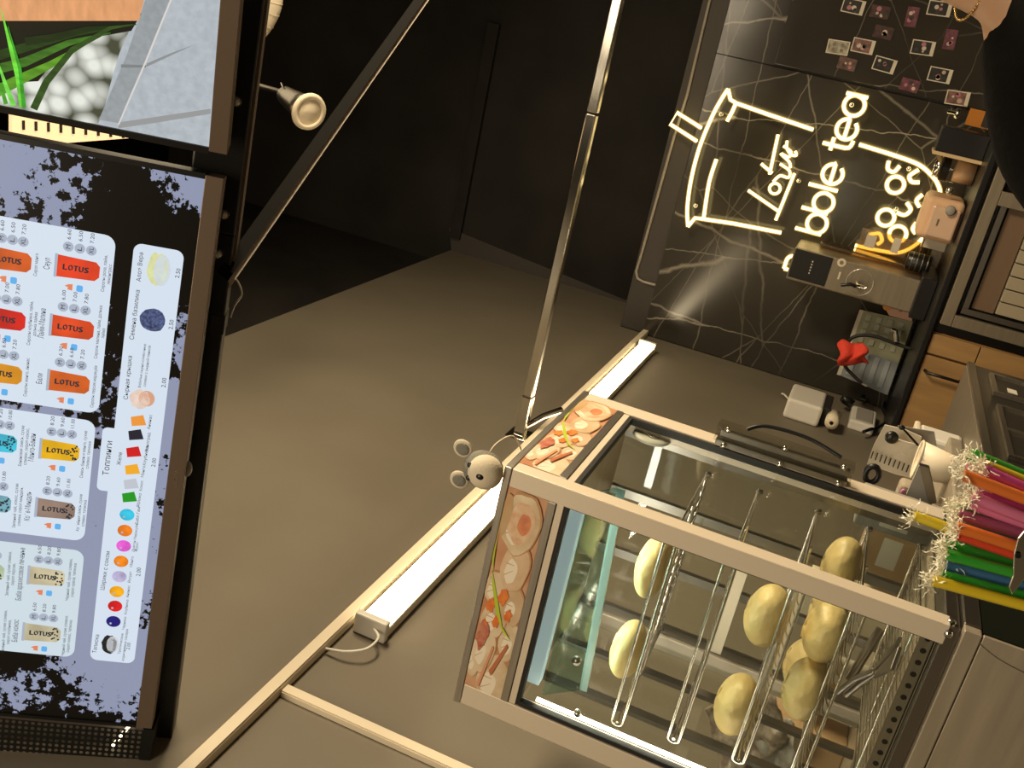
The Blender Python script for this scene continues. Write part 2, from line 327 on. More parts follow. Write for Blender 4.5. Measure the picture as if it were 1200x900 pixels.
obj('remote_sensor', MB().ball(T2.p(218, 553, -.012), .014, .008, .008), M['concrete'], tv2)
# cards of the menu
WC = screenmat('menu_card_white', (212, 224, 238)); WC2 = screenmat('menu_card_white_low', (205, 219, 228))
def card(pts_a, m=WC):
    (x0, y0), (x1, y1) = pts_a     # lower right and lower left corner pixels
    a1, b0 = T2.ab(x0, y0); a0, b1 = T2.ab(x1, y1); return a1, b0, a0
a1, b0 = T2.ab(134.5, 277); a0, _ = T2.ab(116, 485); bb = (T2.ab(134, 290)[1] + T2.ab(118, 470)[1]) / 2
obj('menu_card', flat(MB(), T2, rrect(a0, bb, a1, HEI - .02, .016), .0003), WC, tv2)
a1, _ = T2.ab(108, 493); a0, _ = T2.ab(96, 634); bb = (T2.ab(111, 510)[1] + T2.ab(100, 620)[1]) / 2
obj('menu_card', flat(MB(), T2, rrect(a0, bb, a1, HEI - .02, .016), .0003), WC, tv2)
a1, _ = T2.ab(94, 645); a0, _ = T2.ab(82, 770); bb = (T2.ab(97, 662)[1] + T2.ab(88, 760)[1]) / 2
obj('menu_card', flat(MB(), T2, rrect(a0, bb, a1, HEI - .02, .016), .0003), WC2, tv2)
a1 = T2.ab(190, 290)[0]; a0 = T2.ab(130, 775)[0]; bt = (T2.ab(157, 310)[1] + T2.ab(106, 745)[1]) / 2; bb = (T2.ab(217, 310)[1] + T2.ab(157, 760)[1]) / 2
obj('menu_card', flat(MB(), T2, rrect(a0, bb, a1, bt, .012), .0003), WC, tv2)
obj('menu_card', flat(MB(), T2, rrect(T2.ab(122, 575)[0], bt - .012, T2.ab(128, 501)[0], bt + .017, .008), .00032), WC, tv2)
K = screenmat('menu_ink', (38, 42, 52)); KG = screenmat('menu_grey_badge', (168, 178, 195))
ink = MB(); badge = MB(); inkL = .0012
def T(s, x0, y0, x1, y1, sq=1.0): text_mesh(ink, s, T2.p(x0, y0, inkL), T2.p(x1, y1, inkL), T2.e2, squash=sq)
def pill(mb, a, b_, w_, h_, lift): flat(mb, T2, rrect(a - w_ / 2, b_ - h_ / 2, a + w_ / 2, b_ + h_ / 2, min(w_, h_) * .25, 3), lift)
FL = screenmat('menu_flame', (225, 130, 90)); IC = screenmat('menu_ice', (95, 175, 235)); flames = MB(); ices = MB(); pearls = MB()
cupcols = {}
def drink(title, cup, rgb, desc, pr, pearl=False, wood_=False, show_sizes=True):
    x0, y0, x1, y1 = cup; xc0 = (x0, (y0 + y1) / 2 - 4); a_t, b_t = T2.ab(x0, (y0 + y1) / 2 - (x1 - x0) * .05); a_b, b_b = T2.ab(x1, (y0 + y1) / 2 + (x1 - x0) * .05)
    ac = (a_t + a_b) / 2; hw = .0165; hb = hw * .86
    body = [(ac - hw, b_t), (ac + hw, b_t), (ac + hb, b_b + .006), (ac + hb - .006, b_b), (ac - hb + .006, b_b), (ac - hb, b_b + .006)]
    m = screenmat('menu_cup_colour', rgb, noise=.22, nscale=22); lo = MB(); flat(lo, T2, body, .0006); obj('menu_cup_picture', lo, m, tv2)
    lo = MB(); flat(lo, T2, [(ac - hw - .001, b_t), (ac + hw + .001, b_t), (ac + hw + .001, b_t + .004), (ac - hw - .001, b_t + .004)], .0006); obj('menu_cup_rim', lo, KG, tv2)
    L_ = (b_t - b_b)
    for i, ch in enumerate('LOTUS'):
        bq = b_t - L_ * (.13 + .125 * i)
        for dq in (0, .0006, .0012): text_mesh(ink, ch, T2.w(ac - .0045 + dq * .6, bq - dq, inkL), T2.w(ac - .0045 + dq * .6, bq - dq - .0058, inkL), T2.e1, h=.0085)
    if pearl:
        for i in range(16):
            flat(pearls, T2, [(ac + random.uniform(-.013, .013) + .002 * math.cos(t), b_b + .004 + random.uniform(0, .014) + .002 * math.sin(t)) for t in (0,)] * 0 or (lambda ca, cb: [(ca + .0017 * math.cos(k * 1.257), cb + .0017 * math.sin(k * 1.257)) for k in range(5)])(ac + random.uniform(-.012, .012), b_b + .003 + random.uniform(0, .011)), .0009)
    for i, s in enumerate(('M', 'L', 'XL')):
        aa = ac + hw + .014; bb_ = b_t - L_ * (.22 + .27 * i); flat(badge, T2, [(aa + .0075 * math.cos(k * .5236), bb_ + .0075 * math.sin(k * .5236)) for k in range(12)], .0006)
        ww = .006 if s != 'XL' else .0095; text_mesh(ink, s, T2.w(aa - ww / 2, bb_ - .003, inkL), T2.w(aa + ww / 2, bb_ - .003, inkL), T2.e2, h=.0065)
        text_mesh(ink, pr[i], T2.w(aa + .011, bb_ - .0025, inkL), T2.w(aa + .026, bb_ - .0025, inkL), T2.e2, h=.0055)
    aa = ac - hw - .013; bq = b_t - L_ * .33
    flat(flames, T2, [(aa - .005, bq - .004), (aa + .005, bq - .004), (aa + .004, bq + .002), (aa + .001, bq + .007), (aa - .001, bq + .002), (aa - .004, bq + .003)], .0006)
    pill(ices, aa, bq - .014, .010, .009, .0006)
    wt = .0042 * len(title); text_mesh(ink, title, T2.w(ac - wt / 2, b_t + .010, inkL), T2.w(ac + wt / 2, b_t + .010, inkL), T2.e2, h=.0085)
    for i, s in enumerate(desc):
        wd = .0031 * len(s); text_mesh(ink, s, T2.w(ac - wd / 2, b_b - .0088 - i * .0072, inkL), T2.w(ac + wd / 2, b_b - .0088 - i * .0072, inkL), T2.e2, h=.0048)
drink('Сеул', (67, 304, 117, 326), (222, 62, 30), ('Сиропы роза, лайм,', 'лемонграсс'), ('6.60', '6.50', '7.20'))
drink('Лайм-Малина', (61, 373, 110, 396), (214, 70, 28), ('Сиропы малина, лайм, долька', 'лайма'), ('6.00', '7.00', '7.80'))
drink('Бали', (58, 438, 105, 459), (205, 92, 32), ('Сиропы персик-маракуйя',), ('6.30', '6.60', '7.20'))
drink('Манго-Банан', (49, 519, 93, 538), (232, 178, 20), ('Смесь банан и манго, сухие', 'сливки, тапиока'), ('8.20', '9.60', '11.00'), True)
drink('Кофе-Миндаль', (44, 588, 88, 606), (140, 118, 105), ('Кофейная смесь, сухие', 'сливки, тапиока'), ('8.20', '9.60', '11.80'), True)
drink('Баба арахисовое печенье', (35, 667, 76, 685), (196, 184, 150), ('Черный чай, сухие сливки,', 'сироп ореха, тапиока'), ('6.50', '8.20', '9.80'), True)
drink('Баба кокос', (29, 733, 71, 751), (196, 186, 152), ('Черный чай, сухие сливки,', 'сироп кокос, тапиока'), ('6.50', '8.20', '9.80'), True)
drink('Токио', (-10, 294, 37, 316), (206, 88, 28), ('Сироп манго',), ('6.60', '6.50', '7.20'))
drink('Клубника', (-17, 363, 30, 385), (205, 30, 22), ('Сиропы клубника, лайм,', 'долька лайма'), ('6.60', '7.00', '7.80'))
drink('Киото', (-20, 427, 26, 448), (225, 150, 30), ('Сиропы манго, ананас',), ('6.30', '6.80', '7.20'))
drink('Голубая', (-22, 509, 20, 528), (60, 190, 215), ('Банановая смесь, сухие', 'сливки, сироп кокос,'), ('8.20', '9.20', '10.80'), True)
drink('Орео', (-30, 580, 13, 598), (120, 175, 190), ('Зеленый чай, кокос, сухие', 'сливки, сироп миндаль,'), ('8.20', '9.20', '13.80'), True)
drink('Матча', (-36, 660, 5, 678), (180, 196, 160), ('Зеленый чай, сухие сливки,', 'сироп персик,'), ('6.50', '8.20', '9.80'), True)
drink('Клубника', (-42, 728, 0, 746), (200, 150, 150), ('Зеленый чай, сухие сливки,', 'сироп клубника,'), ('6.50', '8.20', '9.80'), True)
T('Алоэ Вера', 165, 330, 168, 296); T('2.50', 210, 326, 212, 315)
T('Семена базилика', 157, 398, 164, 340); T('2.50', 202.5, 386, 204, 375)
T('Сырная крышка', 150, 468, 155, 417); T('Взбитые сырно-сливочные', 165, 454, 171.5, 403); T('сливки с сырной пенкой', 171, 453, 177, 405); T('2.00', 194, 454, 195.5, 443)
T('Топпинги', 127.5, 557, 132, 517); T('Желе', 141.5, 545, 143.5, 530); T('2.00', 182, 547, 183.5, 537)
for s, x, y, x2, y2 in (('Ананас', 176, 503, 178.5, 486), ('Виноград', 173.5, 529, 176.5, 507), ('Клубника', 171, 545, 174, 523), ('Манго', 168.5, 559, 170.5, 546), ('Кокос', 166.5, 575, 168, 563), ('Яблоко', 163.5, 594, 166, 578)): T(s, x, y, x2, y2, .9)
T('Шарики с соком', 122.5, 691, 129, 646); T('2.00', 164.5, 675, 165.5, 665)
for s, y, l in (('Бабл Гам', 604, 20), ('Маракуйя', 623, 18), ('Драгон', 640, 13), ('Манго', 658, 12), ('Йогурт', 676, 13), ('Ананас', 693, 14), ('Клубника', 711, 17), ('Черника', 730, 15)):
    xx = 162 - (y - 604) * .125; T(s, xx, y + l / 2, xx + l * .13, y - l / 2, .9)
T('Фрукт', 161, 646, 162.5, 635, .9)
T('Тапиока', 113, 765, 116.5, 743.5); T('Тропические', 141, 766, 145, 742, .9); T('коричневые сахара', 145.5, 774, 150.5, 737, .9); T('2.00', 152, 761, 153.5, 753)
for (x, y), rgb in zip(((162.5, 492.5), (159.5, 509), (157, 529), (155.5, 549.5), (154, 566.5), (152, 582)), ((235, 150, 60), (30, 30, 45), (205, 25, 30), (240, 170, 40), (190, 195, 205), (30, 150, 30))):
    a, b_ = T2.ab(x, y); m_ = MB(); flat(m_, T2, [(a - .011, b_ + .009), (a + .004, b_ + .012), (a + .010, b_ - .006), (a - .006, b_ - .012)], .0007); obj('menu_jelly_picture', m_, screenmat('menu_jelly', rgb), tv2)
for (x, y), rgb in zip(((149, 603), (146.5, 621.5), (145, 639.5), (142, 657.6), (140, 675.5), (137, 693), (135, 710), (133, 728)), ((50, 185, 215), (240, 125, 30), (225, 90, 205), (240, 130, 25), (185, 175, 210), (245, 165, 20), (215, 25, 30), (25, 20, 110))):
    a, b_ = T2.ab(x, y); m_ = MB(); flat(m_, T2, [(a + .0105 * math.cos(k * .3927), b_ + .0115 * math.sin(k * .3927)) for k in range(16)], .0007); obj('menu_pearl_picture', m_, screenmat('menu_pearl', rgb, noise=.25, nscale=60), tv2)
    flat(pearls if False else badge, T2, [(a - .004 + .002 * math.cos(k * 1.05), b_ + .004 + .002 * math.sin(k * 1.05)) for k in range(6)], .001)
def blob(x, y, ra, rb, rgb, name, n=18, jag=0, noise=.35, ns=120):
    a, b_ = T2.ab(x, y); m_ = MB(); flat(m_, T2, [(a + ra * (1 + random.uniform(-jag, jag)) * math.cos(2 * math.pi * k / n), b_ + rb * (1 + random.uniform(-jag, jag)) * math.sin(2 * math.pi * k / n)) for k in range(n)], .0007)
    obj(name, m_, screenmat(name, rgb, noise=noise, nscale=ns), tv2)
blob(190, 317, .024, .012, (205, 215, 220), 'menu_bowl_picture', noise=.03); blob(184, 316, .026, .014, (215, 218, 160), 'menu_aloe_picture', jag=.12, noise=.1)
blob(179, 375, .018, .019, (70, 82, 120), 'menu_seed_picture', jag=.05, noise=.7, ns=260)
blob(172, 467, .013, .012, (214, 160, 130), 'menu_cup_base_picture', noise=.05); blob(164, 468, .016, .015, (228, 205, 190), 'menu_cream_picture', jag=.12, noise=.1)
blob(132, 755, .016, .010, (205, 208, 210), 'menu_bowl_picture', noise=.03); blob(128, 755, .018, .012, (28, 30, 32), 'menu_tapioca_picture', jag=.08, noise=.6, ns=300)
obj('menu_lettering', ink, K, tv2, kind='stuff'); obj('menu_size_badges', badge, KG, tv2, kind='stuff'); obj('menu_flame_icons', flames, FL, tv2, kind='stuff'); obj('menu_ice_icons', ices, IC, tv2, kind='stuff'); obj('menu_pearls', pearls, K, tv2, kind='stuff')

# second screen, to the right, showing a garden picture
H1 = Vector((.9554, -.2461, -.1634)); H1 = (H1 - V2 * H1.dot(V2)).normalized(); 
T1 = Plane(T2.p(245, 172), H1, V2)
tv1 = thing('picture_screen', T1.w(.4, 0), 'lit screen beside the menu screen showing a plant, white pebbles and grey stone', 'screen')
W1 = .8; H1h = .5
obj('display', flat(MB(), T1, [(0, 0), (W1, 0), (W1, H1h), (0, H1h)], 0), screenmat('screen_grey_stone', (176, 184, 190), noise=.09, nscale=90), tv1)
ax1 = (T1.e1, T1.e2, T1.n)
obj('lower_bezel', MB().obox(T1.o, *ax1, (-.006, W1 + .006), (-.026, 0), (-.03, .003)), M['bezel'], tv1, bevel=.001)
bz = MB()
for A, B in (((-.010, 0), (0, H1h + .006)), ((W1, W1 + .008), (0, H1h + .006)), ((0, W1), (H1h, H1h + .006))): bz.obox(T1.o, *ax1, A, B, (-.03, .003))
obj('frame', bz, M['black'], tv1); obj('back_cover', MB().obox(T1.o, *ax1, (0, W1), (-.02, H1h), (-.05, -.004)), M['blackmatte'], tv1)
def pic(name, pts, rgb, lift, **k): obj(name, MB().prism([T1.p(x, y, lift) for x, y in pts], T1.n * .0001), screenmat(name, rgb, **k), tv1)
def pebm():
    m = screenmat('screen_pebbles', (200, 205, 190)); nt = m.node_tree; p = nt.nodes['Principled BSDF']; tc = nt.nodes.new('ShaderNodeTexCoord'); v = nt.nodes.new('ShaderNodeTexVoronoi'); v.inputs['Scale'].default_value = 38
    rp = nt.nodes.new('ShaderNodeValToRGB'); rp.color_ramp.elements[0].color = (*lin(232, 235, 225), 1); rp.color_ramp.elements[1].color = (*lin(70, 72, 55), 1); rp.color_ramp.elements[0].position = .3; rp.color_ramp.elements[1].position = .85
    nt.links.new(tc.outputs['Object'], v.inputs[0]); nt.links.new(v.outputs['Distance'], rp.inputs[0]); nt.links.new(rp.outputs[0], p.inputs['Emission Color']); return m
obj('pebble_picture', MB().prism([T1.p(x, y, .0003) for x, y in ((-60, 10), (166, 10), (152, 35), (140, 62), (129, 100), (122, 128), (115, 145), (-60, 122))], T1.n * .0001), pebm(), tv1)
pic('dark_gap_picture', [(-60, 14), (166, 16), (154, 36), (120, 42), (60, 75), (45, 95), (-60, 100)], (10, 14, 6), .0006)
pic('stone_side_picture', [(172, -5), (203, -5), (172, 68), (152, 112), (139, 144), (116, 140), (129, 110), (148, 66)], (150, 156, 160), .0006, noise=.08, nscale=120)
pic('shadow_line_picture', [(139, 143), (180, 137), (247, 127), (247, 133), (180, 144), (139, 150)], (150, 152, 152), .0009)
pic('shadow_line_picture', [(172, 74), (200, 62), (228, 52), (200, 65), (172, 78)], (140, 144, 146), .0009)
pic('shadow_line_picture', [(142, 75), (172, 76), (171, 79), (142, 79)], (125, 130, 132), .0009)
pic('stone_edge_picture', [(201, -5), (203.5, -5), (173, 70), (140, 146), (138, 146), (171, 69)], (215, 210, 205), .001)
pic('wood_board_picture', [(-60, -30), (176, -30), (163, 24), (-60, 24)], (222, 158, 108), .0012, noise=.12, nscale=14, stretch=(1, 8, 8))
def leaf(pts, w_, rgb, lift):
    n = len(pts); L_ = []; R_ = []
    for i, (x, y) in enumerate(pts):
        x2, y2 = pts[min(i + 1, n - 1)]; x1, y1 = pts[max(i - 1, 0)]; dx, dy = x2 - x1, y2 - y1; l = math.hypot(dx, dy); ww = w_ * (1 - (i / (n - 1)) ** 2 * .9)
        L_.append((x - dy / l * ww, y + dx / l * ww)); R_.append((x + dy / l * ww, y - dx / l * ww))
    mb = MB(); 
    for i in range(n - 1): mb.prism([T1.p(*q, lift) for q in (L_[i], L_[i + 1], R_[i + 1], R_[i])], T1.n * .0001)
    obj('leaf_picture', mb, screenmat('screen_leaf', rgb, noise=.3, nscale=30, stretch=(4, 1, 1)), tv1)
for i, (pts, w_, rgb) in enumerate((([(-20, 85), (30, 72), (80, 50), (130, 38)], 6, (60, 110, 30)), ([(-20, 70), (30, 55), (90, 38), (160, 28)], 6, (30, 60, 15)), ([(-10, 110), (25, 92), (60, 75), (110, 45)], 7, (90, 150, 35)),
        ([(30, 48), (60, 44), (105, 33), (140, 30)], 5, (20, 45, 10)), ([(40, 127), (55, 95), (85, 58), (130, 32), (156, 28)], 4.5, (45, 75, 25)), ([(27, 125), (22, 90), (12, 50), (2, 10)], 3.5, (110, 215, 60)),
        ([(29, 125), (24, 80), (10, 30)], 2.5, (60, 160, 40)), ([(17, 123), (8, 100), (-6, 60)], 3, (120, 220, 80)), ([(8, 121), (2, 100), (-12, 80)], 2.5, (70, 150, 40)))): leaf(pts, w_, rgb, .0014 + .0002 * i)
# black beam the screens hang on, and the slanting beam with a light strip
TB = Plane(T2.o - T2.n * .06, H2, V2)
bm0 = TB.p(197, 900); dirb = (TB.p(310, 0) - bm0).normalized()
hb = thing('hanging_beam', bm0, 'black square beam carrying both screens under the ceiling', 'beam')
obj('beam_tube', MB().obox(bm0, dirb, T2.e2, T2.n, (-.3, 1.0), (0, .075), (-.05, .0)), M['black'], hb, bevel=.003)
obj('beam_end', MB().obox(bm0, dirb, T2.e2, T2.n, (.84, .87), (-.001, .02), (-.053, .002)), M['blackmatte'], hb)
obj('beam_tube', MB().obox(bm0, dirb, T2.e2, T2.n, (1.0, 1.9), (0, .075), (-.05, .0)), M['black'], hb, bevel=.003)
obj('edge_strip', MB().obox(bm0, dirb, T2.e2, T2.n, (.95, 1.9), (-.004, .004), (-.05, -.01)), M['bezel'], hb)
for x, y in ((264, 110), (277, 118), (262, 250), (255, 296)): obj('bolt', MB().lathe(TB.p(x, y, .0), TB.n, [(0, .016), (.006, .014), (.009, .006), (.009, 0)], 12), M['darksteel'], hb)
ds = TB.p(271, 332); de = pZ(507, -8, ds.z + .25); dd = (de - ds); de = ds + dd * 1.4; dd = dd.normalized()
sb = thing('slanting_beam', ds, 'black slanting beam with a pale strip along its edge, rising from the screen beam', 'beam')
perp = dd.cross((ds + de) / 2 - EYE).normalized()
if perp.dot(AX.col[1]) > 0: perp = -perp
fwd = perp.cross(dd).normalized()
obj('beam_body', MB().obox(ds, dd, perp, fwd, (0, (de - ds).length), (.006, .026), (-.02, .012)), M['void'], sb)
obj('edge_strip', MB().obox(ds, dd, perp, fwd, (0, (de - ds).length), (-.002, .006), (-.012, .012)), mat('pale_aluminium_strip', (.62, .54, .44), .5), sb)
cp = [TB.p(x, y, .0) for x, y in ((276, 326), (281, 335), (283, 346), (275, 358), (270, 372))]
obj('lamp_cable', MB().tube(smooth_path(cp), .0016, 6), M['white'], sb)
# perforated metal box left of the menu screen
pa0 = T2.ab(160, 852)[0] * 0 - .012; pf = MB(); s_ = .0103
NXp, NZp = 16, 30
for i in range(NXp):
    for j in range(NZp):
        a = -.016 - i * s_; b_ = -.012 + j * s_; cx = a - s_ / 2; cy = b_ + s_ / 2; q = [(a - s_, b_), (a, b_), (a, b_ + s_), (a - s_, b_ + s_)]; h8 = [(cx + .0033 * math.cos(math.radians(-135 + 45 * k)), cy + .0033 * math.sin(math.radians(-135 + 45 * k))) for k in range(8)]
        vs = [T2.w(*p_, -.004) for p_ in q] + [T2.w(*p_, -.004) for p_ in h8]
        pf.add(vs, [(0, 1, 6, 5, 4), (1, 2, 8, 7, 6), (2, 3, 10, 9, 8), (3, 0, 4, 11, 10)])
pbx = thing('perforated_box', T2.w(-.1, 0), 'black perforated metal speaker box beside the left end of the menu screen', 'speaker')
obj('perforated_front', pf, M['black'], pbx)
obj('inner_panel', MB().obox(T2.o, *ax3, (-.19, -.012), (-.012, .30), (-.065, -.05)), mat('dull_grey_baffle', (.20, .17, .14), .8, emit=None), pbx)
obj('side_lamp', MB().tube([T2.w(-.19, .10, -.03), T2.w(-.02, .01, -.03)], .003, 8), glow('small_lit_tube', (1, .85, .6), 3), pbx)
obj('rim', MB().obox(T2.o, *ax3, (-.19, -.012), (-.03, -.012), (-.065, -.002)), M['black'], pbx)
# lit louvred ceiling panel seen between the screens, lamplight on it painted as glow
z = 3.3; q = [pZ(14, 162, z), pZ(65, 168.5, z), pZ(170, 160.5, z), pZ(150, 90, z), pZ(14, 90, z)]
lp = thing('louvred_ceiling_panel', q[0], 'cream lit ceiling panel with dark slots, seen in the gap between the two screens', 'lamp')
obj('panel', MB().prism(q, (0, 0, .01)), glow('lit_cream_panel', lin(250, 208, 160), 1.0), lp)
for k in range(9):
    for x0, y0 in ((27 + 14.6 * k, 146 + 1.2 * k), (28 + 14.8 * k, 128 + 1.5 * k)):
        c = [pZ(x0 - 1.6, y0 - 5, z), pZ(x0 + 1.6, y0 - 5, z), pZ(x0 + 1.8, y0 + 6, z), pZ(x0 - 1.4, y0 + 6, z)]
        obj('slot', MB().prism([p_ - Vector((0, 0, .002)) for p_ in c], (0, 0, .0015)), M['dark'], lp)
# spotlight, hose
sp_c = pY(362, 131, 2.6); sp_b = pY(300, 112, 2.6)
axs = (sp_c - sp_b).normalized(); axs = (axs + Vector((-.1, -.55, 0))).normalized()
sp = thing('track_spotlight', sp_b, 'dark spotlight with a pale round rim pointing down behind the screen beam', 'lamp')
L_ = .15; base = sp_c - axs * L_
obj('housing', MB().lathe(base, axs, [(0, 0), (.026, 0), (.029, .03), (.036, .09), (.046, L_ - .004), (.02, L_ - .004)], 24), M['darksteel'], sp)
obj('rim', MB().lathe(sp_c - axs * .006, axs, [(.050, 0), (.054, .004), (.052, .012), (.038, .013), (.038, .007)], 28), M['cream'], sp)
obj('lens', MB().lathe(sp_c, axs, [(.0375, 0), (.037, .004), (0, .006)], 28), M['cream'], sp)
obj('bracket', MB().tube([base + Vector((0, 0, .0)), base - axs * .03, base - axs * .05 + Vector((0, 0, 5.2 - base.z))], .008, 8), M['darksteel'], sp)
obj('knob', MB().lathe(base + axs * .02, Vector((.8, 0, .6)), [(0, .045), (.004, .045), (.004, .02), (.008, .02), (.008, 0)], 10), M['chrome'], sp)
hs = MB(); pp = smooth_path([pY(x, y, 2.9) for x, y in ((310, -70), (318, -30), (322, -5), (318, 14), (306, 34), (285, 55))], 8); hs.tube(pp, .026, 16)
ho = obj('air_hose', hs, M['cream'], label='cream flexible hose hanging behind the picture screen at the top', cat='hose')
for k in range(4, len(pp) - 2, 5):
    t_ = (pp[k + 1] - pp[k]).normalized(); obj('hose_ring', MB().lathe(pp[k], t_, [(.0262, -.002), (.028, 0), (.0262, .002)], 16), M['cream'], ho)

# ================================================================ NEON SIGN
YN = 4.44
def NW(x, y): return pY(x, y, YN)
HALO = bpy.data.materials.new('neon_halo'); HALO.use_nodes = True; _n = HALO.node_tree; _n.nodes.clear()  # glowing shell added for the yellow halo around the tubes
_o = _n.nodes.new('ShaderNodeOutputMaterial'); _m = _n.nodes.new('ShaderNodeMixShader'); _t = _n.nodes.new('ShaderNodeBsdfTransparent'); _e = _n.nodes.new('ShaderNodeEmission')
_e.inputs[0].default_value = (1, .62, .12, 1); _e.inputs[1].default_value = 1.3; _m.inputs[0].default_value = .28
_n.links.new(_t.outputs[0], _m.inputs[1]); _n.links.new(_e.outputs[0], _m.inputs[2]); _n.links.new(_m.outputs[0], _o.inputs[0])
ns = thing('neon_sign', Vector((-.55, YN, 1.12)), 'glowing warm neon sign shaped as a drink cup with lettering, on the marble wall', 'sign')
def neon(pts, name='neon_tube', r=.0078, k=5, px=True, closed=False, sm=True):
    P_ = [NW(*q) for q in pts] if px else [Vector(q) for q in pts]
    if sm: P_ = smooth_path(P_, k, closed)
    o = obj(name, MB().tube(P_, r * .85, 8, closed), M['neon'], ns)
    obj('halo_shell', MB().tube(P_, r * 1.4, 10, closed), HALO, o); return o
neon([(822, 150), (793.5, 132), (785.5, 145.5), (816.7, 165.5)], 'straw_outline', sm=False)
neon([(853.3, 104.4), (848, 112), (835.5, 134.4), (820, 172), (810, 210), (805.5, 243), (806.2, 265.5)], 'lid_outline')
neon([(806.2, 265.5), (814.4, 255.5), (824.4, 256.7), (860, 262), (915.5, 272.7)], 'cup_side_outline', sm=False)
neon([(853.3, 104.4), (856, 116.7), (863, 121), (900, 134), (953, 152)], 'cup_side_outline', sm=False)
neon([(862, 122), (858, 131), (852, 142)], 'lid_fold_outline', sm=False)
neon([(839.5, 186.7), (834, 203), (830, 219), (824.4, 256.7)], 'lid_fold_outline')
neon([(1006.7, 169.3), (1046.7, 181.7), (1076.7, 193), (1093, 207), (1099, 216), (1101.7, 226), (1101, 245), (1095, 262), (1086, 273.7), (1072, 287.6), (1053, 296), (1030, 293.5), (1002, 287.6)], 'cup_base_outline')
for c in ((1049.3, 216.6), (1038, 255), (1052, 274.4)):
    o = NW(*c); neon([o + Vector((.033 * math.cos(t * math.pi / 8), 0, .033 * math.sin(t * math.pi / 8))) for t in range(16)], 'pearl_outline', px=False, closed=True, k=2)
for q in ([(1041.6, 188.6), (1040.4, 198), (1047.4, 201.4), (1054.4, 194.4)], [(1076.6, 199), (1066, 206), (1068.4, 213), (1077.7, 213.8)], [(1062.6, 237.5), (1067.2, 245.7), (1060, 252), (1051, 249)],
          [(1081, 228), (1074, 235), (1077.7, 242.7)], [(1074, 261), (1069.6, 268), (1073, 273.7)], [(1018.3, 275.3), (1030, 273.7), (1033.4, 282), (1027.6, 286.5)]): neon(q, 'pearl_outline')
# "Lotus"
neon([(876.7, 223), (913, 248)], 'letter_l', r=.0066, sm=False); neon([(909, 258), (931, 203.3)], 'letter_l', r=.0066, sm=False)
neon([(911.8, 157.8), (901.8, 204.4)], 'letter_t', r=.0066, sm=False); neon([(892, 191.8), (905, 203)], 'letter_t', r=.0066, sm=False)
o = NW(908, 221); neon([o + Vector((.022 * math.cos(t * math.pi / 6), 0, .022 * math.sin(t * math.pi / 6))) for t in range(12)], 'letter_o', r=.0060, px=False, closed=True, k=2)
neon([(906, 213), (914, 206), (924, 208), (925, 200), (914, 192)], 'letter_u', r=.0060); neon([(926, 197), (925, 190), (915, 180), (924, 184), (927, 178), (918, 171)], 'letter_u', r=.0060)
neon([(922.5, 165), (922, 173), (927, 181), (933, 182), (932, 177)], 'letter_s', r=.0060)
# "Bubble tea"
ZB = 1.502
def cx(x, y): return NW(x, y).x
def ring(x, z, r, a0=0, a1=360, n=14, sx=1): return [Vector((x + r * sx * math.cos(math.radians(a0 + (a1 - a0) * i / n)), YN, z + r * math.sin(math.radians(a0 + (a1 - a0) * i / n)))) for i in range(n + 1)]
RR = .040; zc = ZB + RR
def letter(nm, pts, closed=False): neon(pts, nm, px=False, k=2, closed=closed)
xB = cx(931, 318); letter('letter_b', [Vector((xB, YN, ZB)), Vector((xB, YN, ZB + .115))])
letter('letter_b', [Vector((xB, YN, ZB + .115)), Vector((xB + .03, YN, ZB + .115))] + ring(xB + .035, ZB + .088, .027, 90, -90, 8) + [Vector((xB, YN, ZB + .061))])
letter('letter_b', [Vector((xB, YN, ZB + .061))] + ring(xB + .045, ZB + .031, .031, 90, -90, 8) + [Vector((xB, YN, ZB))])
xu = cx(940, 297); letter('letter_u', [Vector((xu - .03, YN, ZB + .08)), Vector((xu - .03, YN, ZB + .035))] + ring(xu, ZB + .032, .03, 190, 350, 8) + [Vector((xu + .03, YN, ZB + .08)), Vector((xu + .03, YN, ZB))])
for (x, y) in ((957, 262), (963, 237)):
    xx = cx(x, y); letter('letter_b', ring(xx, zc, RR, 0, 345, 15)[:-1], True); letter('letter_b', [Vector((xx - RR, YN, ZB + .12)), Vector((xx - RR, YN, ZB + .01))])
xx = cx(966, 220); letter('letter_l', [Vector((xx, YN, ZB + .12)), Vector((xx, YN, ZB))])
for (x, y) in ((971, 203), (990, 151)):
    xx = cx(x, y); letter('letter_e', [Vector((xx - RR + .004, YN, zc)), Vector((xx + RR, YN, zc))] + ring(xx, zc, RR, 8, 318, 14))
xx = cx(976, 170); letter('letter_t', [Vector((xx, YN, ZB + .115)), Vector((xx, YN, ZB + .025)), Vector((xx + .012, YN, ZB + .005)), Vector((xx + .034, YN, ZB + .002))]); letter('letter_t', [Vector((xx - .022, YN, ZB + .078)), Vector((xx + .03, YN, ZB + .078))])
xx = cx(998, 123); letter('letter_a', ring(xx, zc, RR, 0, 345, 15)[:-1], True); letter('letter_a', [Vector((xx + RR, YN, ZB + .084)), Vector((xx + RR, YN, ZB - .002))])
for (x, y) in ((845, 134), (815, 241), (936, 212), (998, 123), (1065, 198), (1050, 245)):
    o = NW(x, y); obj('mount', MB().lathe(Vector((o.x, YB - .001, o.z)), (0, -1, 0), [(0, .0), (.006, 0), (.006, .05), (.009, .052), (.009, .058), (0, .058)], 10), M['chrome'], ns)
obj('power_lead', MB().tube(smooth_path([NW(953, 152), pY(958, 156, YB - .004), pY(985, 190, YB - .004), pY(1010, 215, YB - .004), pY(1080, 262, YB - .004)]), .002, 5), M['glass2'], ns)

